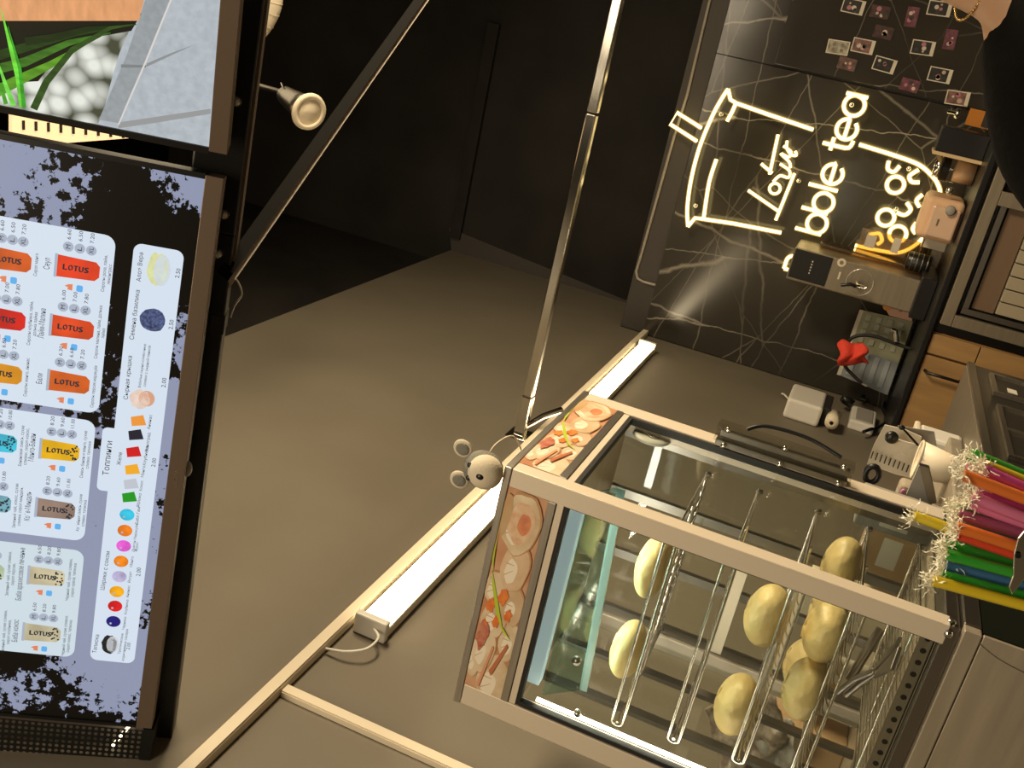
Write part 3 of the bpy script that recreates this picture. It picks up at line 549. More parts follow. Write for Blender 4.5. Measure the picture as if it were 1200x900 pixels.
# ================================================================ SMALL PHOTOS ON THE NOTICE BOARD
PHO = [((1000, 7.5), 0, 1), ((1031.5, 14), 1, 1), ((1069, 20), 2, 0), ((1035.5, 38), 1, 1), ((1101, 10), 0, 1), ((982, 55.5), 3, 1), ((1011.5, 54), 4, 1), ((1081.5, 56), 0, 1), ((1114, 46.5), 2, 0), ((993, 75), 5, 1), ((1036.5, 76), 0, 1), ((1066.5, 100), 2, 1), ((1101.5, 88), 0, 1), ((1122, 115), 4, 1)]
WORDS = ['white framed instant photo stuck highest on the marble panel', 'dark borderless photo right below the topmost white framed one', 'narrow pink toned borderless photo beside the bare arm', 'wide borderless photo of several small figures near the middle of the panel', 'white framed instant photo half hidden by the arm in black', 'pale instant photo showing four small frames at the left of the panel',
         'white framed photo with a pinkish picture next to the pale four frame one', 'white framed photo with a dark picture above the pale marble vein', 'narrow magenta photo nearest the black sleeve', 'small dull pink photo under the pale four frame one', 'white framed photo with a black picture near the panel middle, below the vein', 'dark borderless photo close to the lower seam of the panel', 'white framed photo with a dark picture near the sleeve', 'pink and red photo lowest on the panel, just above the seam']
for i, ((x, y), kind, tall) in enumerate(PHO):
    c = pY(x, y, YB - .024); rot = random.uniform(-.08, .08); hw_, hh = (.027, .043) if tall else (.043, .027)
    if kind in (1, 5, 2): hw_ *= .86; hh *= .86
    e1 = Vector((math.cos(rot), 0, math.sin(rot))); e2 = Vector((-math.sin(rot), 0, math.cos(rot)))
    t = thing('instant_photo', c, WORDS[i], 'photo', 'photos on the marble panel')
    obj('print', MB().obox(c, e1, e2, Vector((0, -1, 0)), (-hw_, hw_), (-hh, hh), (0, .0012)), M['paper'] if kind in (0, 3, 4) else M['dark'], t)
    ins = .004 if kind in (0, 3, 4) else .0; lo = -hh + (.014 if kind in (0, 4) else .004); pics = {0: (.02, .018, .018), 1: (.07, .03, .03), 2: (.17, .05, .08), 3: (.4, .38, .30), 4: (.22, .11, .10), 5: (.15, .08, .075)}[kind]
    obj('picture', MB().obox(c, e1, e2, Vector((0, -1, 0)), (-hw_ + ins, hw_ - ins), (lo, hh - ins), (.0012, .0015)), mat('photo_print_%s' % 'abcdef'[kind], pics, .5, noise=.6, nscale=40), t)
    cols = [(.6, .42, .35), (.05, .04, .04), (.5, .2, .25), (.7, .62, .52)]
    for k in range(4):
        a = random.uniform(-hw_ * .55, hw_ * .55); b_ = random.uniform(lo * .5, hh * .55); rr = random.uniform(.004, .010)
        if kind == 3: a = (-.010, .010)[k % 2]; b_ = (-.016, .016)[k // 2]; rr = .008
        obj('picture_figure', MB().disc(c + e1 * a + e2 * b_ + Vector((0, -.0016, 0)), (0, -1, 0), rr, 8, .0002), mat('print_patch', (cols[k] if kind != 3 else (.25, .2, .17)), .5), t)

# ================================================================ BACK COUNTER
ZC = 1.035; YF = 3.9
struct('worktop', MB().box((XL + .002, YF, ZC - .022), (1.6, YB - .002, ZC)), M['black'], bevel=.003)
bpy.data.objects['worktop'].name = 'worktop'
wt = bpy.data.objects['worktop']; del wt['kind']; tag(wt, 'long black worktop running along the marble wall', 'worktop')
def cab(x0, x1, label, handle):
    t = thing('base_cabinet', ((x0 + x1) / 2, YF + .3, 0), label, 'cabinet', 'base cabinets under the black worktop')
    obj('body', MB().box((x0, YF + .04, 0), (x1, YB - .01, ZC - .024)), M['wood'], t)
    obj('drawer_front', MB().box((x0 + .002, YF + .015, .84 if not handle else .05), (x1 - .002, YF + .038, ZC - .03)), M['wood'], t, bevel=.001)
    if not handle: obj('door', MB().box((x0 + .002, YF + .015, .05), (x1 - .002, YF + .038, .836)), M['wood'], t, bevel=.001)
    if handle:
        h = bpy.data.objects[t.children[-1].name]; hx = x1 - .06
        obj('handle', MB().tube([(hx, YF + .015, .99), (hx, YF - .012, .98), (hx, YF - .012, .87), (hx, YF + .015, .86)], .006, 6), M['black'], h)
cab(XL + .004, -.945, 'oak fronted base cabinet with a black bar handle under the worktop by the grey wall', True)
cab(-.940, -.862, 'narrow oak filler cabinet between the handled cabinet and the steel appliance', False)
ap = thing('ice_cabinet', (-.4, YF + .25, .45), 'stainless undercounter appliance with an open front and a stack of pale trays inside', 'appliance')
x0, x1, z0, z1 = -.82, .05, .55, 1.0
obj('surround', MB().box((-.86, YF + .05, 0), (1.5, YF + .07, ZC - .024)), M['black'], ap)
for nm, A, B in (('frame_rail', (x0, YF, z1 - .04), (x1, YF + .04, z1)), ('frame_rail', (x0, YF, z0), (x1, YF + .04, z0 + .04)), ('frame_stile', (x0, YF, z0 + .041), (x0 + .045, YF + .04, z1 - .041)), ('frame_stile', (x1 - .045, YF, z0 + .041), (x1, YF + .04, z1 - .041)), ('frame_stile', (-.37, YF, z0 + .041), (-.32, YF + .04, z1 - .041))):
    obj(nm, MB().box(A, B), M['steelm'], ap, bevel=.002)
obj('inner_frame', MB().box((x0 + .055, YF + .012, z0 + .05), (x0 + .075, YF + .045, z1 - .055)), M['darksteel'], ap)
obj('inner_frame', MB().box((x0 + .076, YF + .012, z1 - .075), (-.37, YF + .045, z1 - .055)), M['darksteel'], ap)
obj('liner', MB().box((x0 + .08, YF + .048, z0), (-.37, YF + .0495, z1 - .1)), M['darksteel'], ap)
obj('inner_panel', MB().box((x0 + .08, YF + .03, z1 - .16), (-.37, YF + .05, z1 - .085)), mat('dull_brown_panel', (.16, .10, .06), .6), ap)
for k in range(8):
    obj('tray', MB().box((x0 + .085 + .048 * k, YF + .012, z1 - .28), (x0 + .129 + .048 * k, YF + .047, z1 - .165)), mat('dim_cream_tray', (.36, .31, .22), .5), ap, bevel=.002)
obj('shelf_edge', MB().box((x0 + .08, YF + .006, z1 - .36), (-.37, YF + .046, z1 - .29)), M['steel'], ap)
# tall water boiler
wb = thing('water_dispenser', (-.80, 4.28, ZC), 'tall narrow stainless dispenser with a black display at its top and a tap', 'dispenser')
c = pY(935, 290, 4.2); c2 = pY(919, 326, 4.2); xb0, xb1, zt = c2.x, c.x, 1.585
obj('column', MB().box((xb0, 4.2, ZC + .02), (xb1, 4.415, zt)), M['steelm'], wb, bevel=.006)
obj('display_panel', MB().box((xb0 + .012, 4.196, zt - .155), (xb1 - .004, 4.2, zt - .006)), M['black'], wb, bevel=.001)
for k in range(5): obj('indicator', MB().box((xb0 + .045 + .012 * k, 4.1945, zt - .085), (xb0 + .051 + .012 * k, 4.196, zt - .080)), M['paper'], wb)
obj('emblem', MB().disc((xb1 - .012, 4.199, zt - .19), (0, -1, 0), .017, 20, .002), M['cream'], wb)
obj('emblem_centre', MB().disc((xb1 - .012, 4.197, zt - .19), (0, -1, 0), .008, 16, .001), M['darksteel'], wb)
obj('name_plate', MB().box((xb0 + .055, 4.197, zt - .20), (xb0 + .085, 4.2, zt - .193)), M['paper'], wb)
obj('tap', MB().tube([(xb0 + .06, 4.2, zt - .27), (xb0 + .06, 4.15, zt - .275), (xb0 + .06, 4.14, zt - .31)], .009, 10), M['chrome'], wb)
obj('tap_lever', MB().tube([(xb0 + .045, 4.15, zt - .215), (xb0 + .06, 4.145, zt - .25), (xb0 + .055, 4.15, zt - .27)], .007, 8), M['black'], wb)
obj('splash_ring', MB().lathe((xb0 + .065, 4.1995, zt - .28), (0, -1, 0), [(.05, 0), (.052, .001), (.054, 0)], 28), M['steel'], wb)
obj('drip_base', MB().box((xb0 + .0, 4.12, ZC), (xb1 + .03, 4.415, ZC + .06)), M['black'], wb, bevel=.004)
# clear acrylic rack, roll and papers beside the dispenser
br = thing('acrylic_rack', (-.66, 4.38, ZC), 'thin clear acrylic rack tinted with golden reflected light beside the tall dispenser', 'rack')
obj('side_panel', MB().box((-.735, 4.33, ZC), (-.722, 4.42, 1.50)), M['goldlit'], br, bevel=.001)
obj('shelf', MB().box((-.722, 4.33, 1.12), (-.60, 4.42, 1.128)), M['goldlit'], br, bevel=.001)
obj('back_panel', MB().box((-.722, 4.412, ZC), (-.63, 4.42, 1.36)), M['goldlit'], br)
cr = thing('black_canister', (-.62, 4.33, 1.13), 'black ribbed canister lying in the acrylic rack', 'canister')
cc = pY(1073, 307, 4.3); obj('body', MB().lathe(cc + Vector((0, 0, -.055)), (0, 0, 1), [(0, 0), (.036, 0), (.038, .004), (.038, .085), (.034, .09), (0, .09)], 24), M['black'], cr)
for k in range(4): obj('rib', MB().lathe(cc + Vector((0, 0, -.045 + .02 * k)), (0, 0, 1), [(.038, 0), (.0395, .002), (.038, .004)], 20), M['darksteel'], cr)
for i, (x, y, w_, h_) in enumerate(((1095, 285, .05, .09), (1050, 288, .06, .03), (1020, 283, .05, .04), (1090, 318, .03, .09))):
    c = pY(x, y, 4.33 + .02 * i); o = obj('paper_slip', MB().box((c.x - w_ / 2, c.y, c.z - h_ / 2), (c.x + w_ / 2, c.y + .002, c.z + h_ / 2)), M['paper'])
    tag(o, ['pale patterned card leaning below the neon cup', 'small card tucked behind the tall dispenser', 'cream slip near the top of the acrylic rack', 'narrow paper strip under the black canister'][i], 'card')
# peach appliance
pa = thing('sealing_machine', (-.49, 4.15, ZC), 'peach coloured rounded square machine in front of the neon cup', 'machine')
c = pY(1101, 250, 4.1)
obj('body', MB().box((-.570, 4.1, ZC), (-.41, 4.32, 1.178)), M['peach'], pa, bevel=.022, seg=4)
obj('front_plate', MB().box((-.555, 4.086, ZC + .01), (-.44, 4.102, 1.145)), mat('pale_peach_plastic', (.72, .50, .36), .3), pa, bevel=.008)
obj('maker_mark', MB().box((-.51, 4.0845, 1.110), (-.485, 4.086, 1.116)), M['darksteel'], pa)
obj('dial', MB().lathe((-.445, 4.086, ZC + .05), (0, -1, 0), [(.018, 0), (.018, .012), (.013, .016), (0, .016)], 20), M['concrete'], pa)
obj('knob', MB().lathe((-.395, 4.12, ZC + .075), (1, -.3, 0), [(.008, 0), (.012, .01), (.012, .026), (0, .028)], 14), M['chrome'], pa)
# jar and board on the right
jr = thing('glass_jar', (-.30, 4.25, ZC), 'clear glass jar with a black label beside the upright wooden board', 'jar')
obj('glass', MB().lathe((-.315, 4.25, ZC), (0, 0, 1), [(0, 0), (.045, 0), (.048, .01), (.048, .09), (.04, .11), (.04, .13)], 24), M['glass2'], jr)
obj('lid', MB().lathe((-.315, 4.25, ZC + .13), (0, 0, 1), [(.042, 0), (.042, .018), (0, .02)], 24), M['chrome'], jr)
obj('contents', MB().lathe((-.315, 4.25, ZC + .003), (0, 0, 1), [(0, 0), (.042, 0), (.042, .07), (0, .075)], 20), M['peach'], jr)
obj('black_label', MB().lathe((-.315, 4.25, ZC + .095), (0, 0, 1), [(.049, 0), (.049, .025)], 24), M['black'], jr)
wbk = thing('menu_stand', (-.21, 4.2, ZC), 'upright black block with a pale wooden front edge standing on the worktop', 'stand')
obj('block', MB().box((-.255, 4.14, ZC), (-.165, 4.32, 1.205)), M['black'], wbk, bevel=.003)
obj('front_edge', MB().box((-.268, 4.125, ZC), (-.255, 4.32, 1.21)), mat('pale_beech', (.7, .52, .3), .5), wbk, bevel=.002)
bt = thing('spray_bottle', (-.12, 4.36, ZC), 'square bottle of orange liquid with a black collar behind the black block', 'bottle')
obj('bottle', MB().box((-.155, 4.34, ZC), (-.085, 4.38, 1.155)), M['glass2'], bt, bevel=.006)
obj('liquid', MB().box((-.151, 4.344, ZC + .003), (-.089, 4.376, 1.125)), mat('orange_liquid', (.75, .28, .05), .3), bt)
obj('label', MB().box((-.145, 4.337, ZC + .01), (-.095, 4.3395, 1.07)), M['dark'], bt)
obj('collar', MB().lathe((-.12, 4.36, 1.155), (0, 0, 1), [(0, 0), (.02, 0), (.02, .016), (.008, .018), (.008, .045), (0, .045)], 16), M['chrome'], bt)
# laminated sheets with stickers leaning on the marble
sh = thing('sample_sheet', (-1.1, 4.43, ZC), 'greenish grey embossed sample sheets leaning against the black marble', 'sheet')
cA, cB, cC, cD = (pY(*q, 4.40) for q in ((1012, 364), (1070, 377), (1040, 463), (985, 440)))
mA = cA.lerp(cD, .55); mB_ = cB.lerp(cC, .55)
s1 = obj('sheet_panel', MB().prism([cA, cB, mB_, mA], (0, .006, 0)), mat('olive_grey_card', (.33, .33, .22), .6), sh, label='olive green right half')
s2 = obj('sheet_panel', MB().prism([mA, mB_, cC, cD], (0, .006, 0)), mat('blue_grey_card', (.27, .30, .32), .6), sh, label='blue grey left half')
for q0, q1, q2, q3, par, nx in ((cA, cB, mB_, mA, s1, 4), (mA, mB_, cC, cD, s2, 5)):
    for i in range(4):
        for j in range(nx):
            uu = .14 + i * .22; vv = .12 + j * .8 / nx; p_ = q0.lerp(q1, uu).lerp(q3.lerp(q2, uu), vv + .02)
            obj('sticker', MB().box(p_ + Vector((-.013, -.004, -.011)), p_ + Vector((.013, 0, .011))), mat('sticker_relief', (.42, .43, .34) if par is s1 else (.38, .42, .45), .5), par, bevel=.002)
obj('sheet_edge', MB().prism([cA, cD, cD + Vector((0, -.004, .016)), cA + Vector((0, -.004, .016))], (0, .005, 0)), M['paper'], sh)
# red cloth over a black hose tap
fa = thing('black_tap', (-1.15, 4.3, ZC), 'black flexible tap hose with a small metal spout in front of the sample sheets', 'tap')
hp = smooth_path([pY(x, y, 4.28) for x, y in ((1076, 411), (1062, 407), (1045, 401), (1025, 394), (1008, 393), (996, 398), (990, 412), (990, 428), (1000, 440), (1010, 449))], 5)
obj('hose', MB().tube(hp, .0075, 8), M['blackmatte'], fa)
obj('spout_tip', MB().tube([pY(1010, 449, 4.28), pY(1016, 452, 4.28)], .006, 8), M['chrome'], fa)
obj('spout', MB().tube([pY(1050, 400, 4.27), pY(1049, 388, 4.27), pY(1044, 386, 4.27)], .012, 10), M['chrome'], fa)
obj('spout_arm', MB().tube([pY(1048, 388, 4.27), pY(1030, 380, 4.27)], .003, 6), M['chrome'], fa)
rc = MB(); NX, NY = 16, 14; q = [(983, 400), (1014, 404), (1016, 424), (984, 427)]; P4 = [pY(x, y, 4.255) for x, y in q]; vs = []
for i in range(NX + 1):
    for j in range(NY + 1):
        u_, v_ = i / NX, j / NY; p_ = P4[0].lerp(P4[1], u_).lerp(P4[3].lerp(P4[2], u_), v_)
        p_ = p_ + Vector((.006 * math.sin(u_ * 7 + v_ * 3), -.03 * math.sin(v_ * math.pi) + .008 * math.sin(u_ * 11 + v_ * 5), .008 * math.sin(v_ * 9 + u_ * 2))); vs.append(p_)
rc.add(vs, [(i * (NY + 1) + j, (i + 1) * (NY + 1) + j, (i + 1) * (NY + 1) + j + 1, i * (NY + 1) + j + 1) for i in range(NX) for j in range(NY)], True)
ro = obj('red_cloth', rc, M['red'], label='bright red cloth draped over the black hose', cat='cloth'); md = ro.modifiers.new('s', 'SOLIDIFY'); md.thickness = .006
# pink and orange paper cup peeking out beside the dispenser
pc = thing('paper_cup', (-.98, 4.33, ZC), 'pink and orange printed paper pouch between the dispenser and the sample sheets', 'pouch')
qq = [pY(x, y, 4.32) for x, y in ((1032, 352), (1070, 364), (1069, 377), (1042, 370))]
obj('pouch', MB().prism(qq, (0, .03, 0)), mat('pink_paper', (.72, .42, .32), .6), pc, bevel=.003)
obj('orange_print', MB().disc(pY(1040, 359, 4.318), (0, -1, 0), .018, 16, .0015), mat('orange_print', (.8, .33, .06), .5), pc)
obj('print_mark', MB().disc(pY(1056, 363, 4.318), (0, -1, 0), .008, 10, .0015), mat('maroon_print', (.2, .05, .05), .5), pc)
# things fixed on the grey wall
wd = thing('wall_dispenser', (XL, 4.1, 1.25), 'white wall dispenser with a dark lower side, fixed to the grey wall near the corner', 'dispenser')
obj('cover', MB().box((XL, 3.98, 1.285), (XL + .085, 4.20, 1.425)), M['white'], wd, bevel=.012, seg=3)
obj('lower_tray', MB().box((XL, 4.03, 1.255), (XL + .075, 4.21, 1.287)), M['blackmatte'], wd, bevel=.004)
obj('hook', MB().tube([(XL, 4.2, 1.41), (XL + .02, 4.21, 1.45), (XL + .02, 4.21, 1.462)], .004, 8), M['white'], wd)
o = obj('paper_roll', MB().lathe(pX(975, 493, XL + .045) + Vector((0, -.03, 0)), (0, 1, 0), [(.008, 0), (.026, 0), (.026, .10), (.008, .10)], 20), M['cream'], label='small cream paper roll on the grey wall just under the white dispenser', cat='roll')
sk = thing('socket_box', (XL, 4.2, 1.1), 'white double socket box with a black plug low on the grey wall', 'socket')
p_ = pX(1012, 487, XL + .04)
obj('box', MB().box((XL, p_.y - .10, p_.z - .05), (XL + .04, p_.y + .10, p_.z + .05)), M['white'], sk, bevel=.006)
obj('face_plate', MB().box((XL + .04, p_.y - .08, p_.z - .038), (XL + .044, p_.y + .08, p_.z + .03)), M['concrete'], sk, bevel=.002)
obj('plug', MB().lathe((XL + .04, p_.y + .10, p_.z + .05), (.3, .1, 1), [(.0, 0), (.02, 0), (.02, .04), (.012, .055), (0, .055)], 16), M['black'], sk)
cb = smooth_path([pX(x, y, XL + .03) for x, y in ((1015, 470), (1008, 466), (1020, 462), (1035, 468), (1034, 478), (1040, 492), (1030, 500), (1020, 503), (1012, 506))], 5)
obj('cable', MB().tube(cb, .007, 8), M['black'], sk)

# ================================================================ STEEL UNIT ALONG THE LEFT WALL
XU = -.768; ZU = .95; yu0, yu1 = 2.40, 3.22
un = thing('steel_drawer_unit', ((XL + XU) / 2, 2.8, 0), 'stainless undercounter unit along the grey wall with recessed handles and a vent grille', 'unit')
obj('body', MB().box((XL + .003, yu0, .05), (XU - .004, yu1, ZU)), M['steelm'], un, bevel=.004)
obj('front_panel', MB().box((XU - .004, yu0 + .004, .1), (XU, yu1 - .002, ZU - .006)), M['darksteel'], un, bevel=.002)
obj('top_edge', MB().box((XU - .002, yu0, ZU - .022), (XU + .006, yu1, ZU)), M['steel'], un, bevel=.002)
for k in range(12):
    for zz in (ZU - .115, ZU - .145): obj('vent_slot', MB().box((XU, yu1 - .09 - .016 * k, zz), (XU + .0015, yu1 - .083 - .016 * k, zz + .024)), M['black'], un)
for yy in (2.93, 2.62, 2.42):
    f = obj('drawer', MB().box((XU, yy, ZU - .19), (XU + .004, yy + .20, ZU - .055)), M['darksteel'], un, bevel=.001)
    for A, B in (((0, 0), (.20, .012)), ((0, .123), (.20, .135)), ((0, .0125), (.012, .1225)), ((.188, .0125), (.20, .1225))):
        obj('handle_frame', MB().box((XU + .004, yy + A[0], ZU - .19 + A[1]), (XU + .014, yy + B[0], ZU - .19 + B[1])), M['steel'], f)
obj('sticker', MB().box((XU + .004, 3.0, ZU - .125), (XU + .0055, 3.04, ZU - .10)), M['paper'], un)
obj('door', MB().box((XU, yu0 + .02, .12), (XU + .004, yu1 - .02, ZU - .2)), M['steelm'], un, bevel=.002)
for i, (yy, xx) in enumerate(((2.72, -.93), (2.72, -.87))):
    o = thing('lidded_container', (xx, yy, ZU), ['white lidded tub standing on the steel unit, the one nearer the wall', 'white lidded tub standing on the steel unit, the one nearer the aisle'][i], 'container', 'tubs on the steel unit')
    obj('tub', MB().box((xx - .022, yy - .05, ZU), (xx + .018, yy + .05, ZU + .11)), M['white'], o, bevel=.01); obj('lid', MB().box((xx - .025, yy - .053, ZU + .108), (xx + .021, yy + .053, ZU + .122)), M['cream'], o, bevel=.004)

# ================================================================ COUNTER BEHIND THE SHOWCASE
ct = thing('steel_counter', (-1.0, 2.0, 0), 'stainless counter behind the heated showcase, against the grey wall', 'counter')
obj('top', MB().box((XL + .003, 1.72, 1.045), (-.655, 2.10, 1.07)), M['steelh'], ct, bevel=.003)
obj('cabinet', MB().box((XL + .02, 1.74, 0), (-.68, 2.08, 1.045)), M['darksteel'], ct)
# ================================================================ HEATED SHOWCASE
A0, A1, B0, B1, ZB0, ZT = -1.083, -.652, 1.30, 1.695, 1.09, 1.728
hc = thing('heated_showcase', ((A0 + A1) / 2, (B0 + B1) / 2, ZB0), 'aluminium and glass heated showcase with food print header, wire shelves and buns inside', 'showcase')
B = lambda a, b_: MB().box(a, b_)
obj('top_cover', B((A0 - .001, B0 - .001, ZT - .011), (A1 + .001, B1 + .001, ZT)), M['steel'], hc, bevel=.001)
obj('corner_post', B((A1 - .030, B0, ZB0), (A1, B0 + .028, ZT - .012)), M['frame'], hc, bevel=.0015)
obj('corner_post', B((A0, B0, ZB0), (A0 + .038, B0 + .028, ZT - .012)), M['frame'], hc, bevel=.0015)
obj('corner_post', B((A1 - .030, B1 - .040, ZB0), (A1, B1, ZT - .012)), M['frame'], hc, bevel=.0015)
obj('corner_post', B((A0, B1 - .040, ZB0), (A0 + .030, B1, ZT - .012)), M['frame'], hc, bevel=.0015)
# header light box with food print on two faces
ZH0, ZH1 = 1.652, 1.716
obj('header_box', B((A0 + .03, B0 + .006, ZH0), (A1 - .004, B1 - .01, ZH1)), M['frame'], hc)
def foodprint(face):
    if face == 'front': o = Vector((A0 + .038, B0 + .0005, ZH0)); e1 = Vector((1, 0, 0)); e2 = Vector((0, 0, 1)); nn = Vector((0, -1, 0)); W_ = A1 - .030 - (A0 + .038)
    else: o = Vector((A1 + .0005, B0 + .028, ZH0)); e1 = Vector((0, 1, 0)); e2 = Vector((0, 0, 1)); nn = Vector((1, 0, 0)); W_ = B1 - .040 - (B0 + .028)
    H_ = ZH1 - ZH0; base = obj('header_print', MB().obox(o - nn * .003, e1, e2, nn, (0, W_), (0, H_), (0, .003)), mat('header_print_ground', (.70, .42, .26), .35, col2=(.52, .22, .10), nscale=16), hc)
    lf = [0]
    def sh(pts, col, nm, **k):
        lf[0] += .00004; q = [o + e1 * max(0.0, min(1.0, a)) * W_ + e2 * max(0.0, min(1.0, b_)) * H_ + nn * (.0002 + lf[0]) for a, b_ in pts]
        obj(nm, MB().prism(q, nn * .00003), mat(nm + '_ink', col, .35, **k), base)
    def el(a, b_, ra, rb, col, nm, n=22, wob=.06, **k): sh([(a + ra * (1 + wob * math.sin(5 * t + a * 20)) * math.cos(t), b_ + rb * (1 + wob * math.sin(4 * t)) * math.sin(t)) for t in (2 * math.pi * i / n for i in range(n))], col, nm, **k)
    dough = dict(col2=(.60, .42, .24), nscale=22); pale = (.86, .72, .52)
    edge = (.55, .30, .15)
    def bn(a, b_, ra, rb, nm='printed_dumpling', c=pale):
        el(a, b_, ra * 1.06, rb * 1.06, edge, 'printed_shadow'); el(a - .005, b_ + .015, ra, rb, c, nm, **dough); el(a - ra * .25, b_ + rb * .25, ra * .5, rb * .45, (.92, .82, .66), 'printed_light')
        for q in (-.5, 0, .5): sh([(a + ra * q, b_ + rb * .7), (a + ra * q + .006, b_ + rb * .7), (a + ra * q * .4 + .003, b_ + rb * .1), (a + ra * q * .4, b_ + rb * .1)], (.62, .42, .25), 'printed_fold')
    bn(.08, .30, .13, .42, 'printed_bun'); bn(.30, .10, .10, .28, 'printed_bun'); bn(.16, .90, .10, .22, 'printed_bun'); bn(.22, .70, .12, .28)
    bn(.38, .62, .09, .32); bn(.47, .22, .09, .28, c=(.74, .55, .38)); bn(.53, .78, .08, .24); bn(.66, .40, .12, .34, c=(.84, .62, .42)); bn(.86, .50, .14, .46)
    el(.86, .50, .10, .32, (.70, .40, .22), 'printed_filling', col2=(.86, .66, .46), nscale=50); el(.86, .42, .05, .16, (.84, .34, .14), 'printed_filling', col2=(.6, .2, .12), nscale=60); el(.88, .90, .10, .12, (.58, .32, .14), 'printed_crust', **dough)
    for a, b_, r_ in ((.44, .78, .035), (.37, .56, .03), (.50, .52, .04), (.33, .84, .03), (.42, .30, .03)): el(a, b_, r_, r_ * 3.0, (.88, .28, .06), 'printed_filling', wob=.2, col2=(.7, .15, .04), nscale=80)
    el(.28, .82, .07, .14, (.50, .10, .06), 'printed_filling', wob=.25, col2=(.62, .3, .2), nscale=90)
    sh([(.10, .38), (.27, .12), (.285, .17), (.12, .46)], (.55, .18, .08), 'printed_chopstick'); sh([(.02, .62), (.24, .46), (.25, .51), (.03, .69)], (.75, .35, .2), 'printed_chopstick')
    sh([(.30, .05), (.36, .38), (.46, .60), (.60, .92), (.75, 1), (.66, 1), (.54, .86), (.42, .62), (.34, .36)], (.50, .62, .05), 'printed_green_leaf')
    sh([(.60, .92), (.75, .99), (.99, 1), (.7, 1)], (.50, .62, .05), 'printed_green_leaf')
foodprint('front'); foodprint('side')
# strips under the header
for nm, a, b_, m in (('header_strip', (A0 + .038, B0 - .001, 1.640), (A1 - .030, B0 + .02, 1.652), 'steel'), ('door_rail', (A0 + .038, B0 + .002, 1.628), (A1 - .030, B0 + .02, 1.639), 'frame'),
                     ('header_strip', (A1 - .02, B0 + .028, 1.640), (A1 + .001, B1 - .040, 1.652), 'steel'), ('door_rail', (A1 - .02, B0 + .028, 1.628), (A1 - .002, B1 - .040, 1.639), 'frame'),
                     ('gasket', (A0 + .038, B0 + .004, 1.621), (A1 - .030, B0 + .016, 1.628), 'gasket'), ('gasket', (A1 - .016, B0 + .028, 1.621), (A1 - .003, B1 - .040, 1.628), 'gasket'),
                     ('gasket', (A0 + .038, B0 + .003, ZB0 + .006), (A0 + .045, B0 + .016, 1.622), 'gasket'), ('gasket', (A1 - .032, B0 + .003, ZB0 + .006), (A1 - .0295, B0 + .016, 1.622), 'gasket'),
                     ('gasket', (A1 - .016, B1 - .046, ZB0 + .006), (A1 - .003, B1 - .040, 1.622), 'gasket'), ('gasket', (A1 - .016, B0 + .028, ZB0 + .006), (A1 - .003, B0 + .0305, 1.622), 'gasket'),
                     ('base_rail', (A0 + .002, B0 + .002, ZB0 - .012), (A1 - .002, B1 - .002, ZB0 + .004), 'darksteel')):
    obj(nm, B(a, b_), M[m], hc, bevel=.0008)
obj('front_glass', B((A0 + .040, B0 + .008, ZB0 + .004), (A1 - .030, B0 + .011, 1.628)), M['glass'], hc)
obj('side_glass', B((A1 - .011, B0 + .028, ZB0 + .004), (A1 - .008, B1 - .040, 1.628)), M['glass'], hc)
obj('side_glass', B((A0 + .008, B0 + .028, ZB0 + .004), (A0 + .011, B1 - .040, 1.628)), M['glass'], hc)
obj('rear_glass', B((A0 + .03, B1 - .012, ZB0 + .004), (A1 - .03, B1 - .009, 1.628)), M['glass'], hc)
obj('inner_ceiling', B((A0 + .012, B0 + .03, 1.632), (A1 - .012, B1 - .012, 1.650)), M['steelh'], hc)
for (x_, y_) in ((A0 + .03, B1 - .03), (A1 - .045, B1 - .03), (A0 + .15, B1 - .03), (A0 + .27, B1 - .03)):
    up = obj('slotted_upright', B((x_, y_, ZB0 + .01), (x_ + .016, y_ + .012, 1.63)), M['darksteel'], hc)
for (x_, y_) in ((A0 + .014, B0 + .12), (A0 + .014, B0 + .24)): obj('slotted_upright', B((x_, y_, ZB0 + .01), (x_ + .008, y_ + .018, 1.63)), M['darksteel'], hc)
# lamp along the inside of the front left post and an added glowing bar for the cyan-lit plate
obj('lit_bar', B((A0 + .046, B0 + .020, ZB0 + .02), (A0 + .050, B0 + .026, 1.60)), M['strip'], hc)
obj('lit_bar', B((A0 + .06, B0 + .04, 1.606), (A1 - .04, B0 + .062, 1.626)), glow('cyan_plate_glow', (.50, .66, .68), .45), hc)
obj('deflector_glass', MB().hexa([(A0 + .04, B0 + .05, 1.595), (A1 - .02, B0 + .05, 1.602), (A1 - .02, B0 + .10, 1.572), (A0 + .04, B0 + .10, 1.545), (A0 + .04, B0 + .05, 1.599), (A1 - .02, B0 + .05, 1.606), (A1 - .02, B0 + .10, 1.576), (A0 + .04, B0 + .10, 1.549)]), M['greenglass'], hc)
obj('deflector_edge', MB().hexa([(A0 + .04, B0 + .099, 1.536), (A1 - .02, B0 + .099, 1.563), (A1 - .02, B0 + .104, 1.563), (A0 + .04, B0 + .104, 1.536), (A0 + .04, B0 + .099, 1.549), (A1 - .02, B0 + .099, 1.576), (A1 - .02, B0 + .104, 1.576), (A0 + .04, B0 + .104, 1.549)]), mat('pale_blue_plastic', (.30, .40, .40), .3), hc)
obj('knob', MB().lathe((A0 + .15, B0 + .018, 1.553), (0, -1, 0), [(.007, 0), (.007, .006), (0, .008)], 12), M['darksteel'], hc)
obj('knob', MB().lathe((A0 + .06, B0 + .018, 1.53), (0, -1, 0), [(.006, 0), (.006, .006), (0, .008)], 12), M['chrome'], hc)
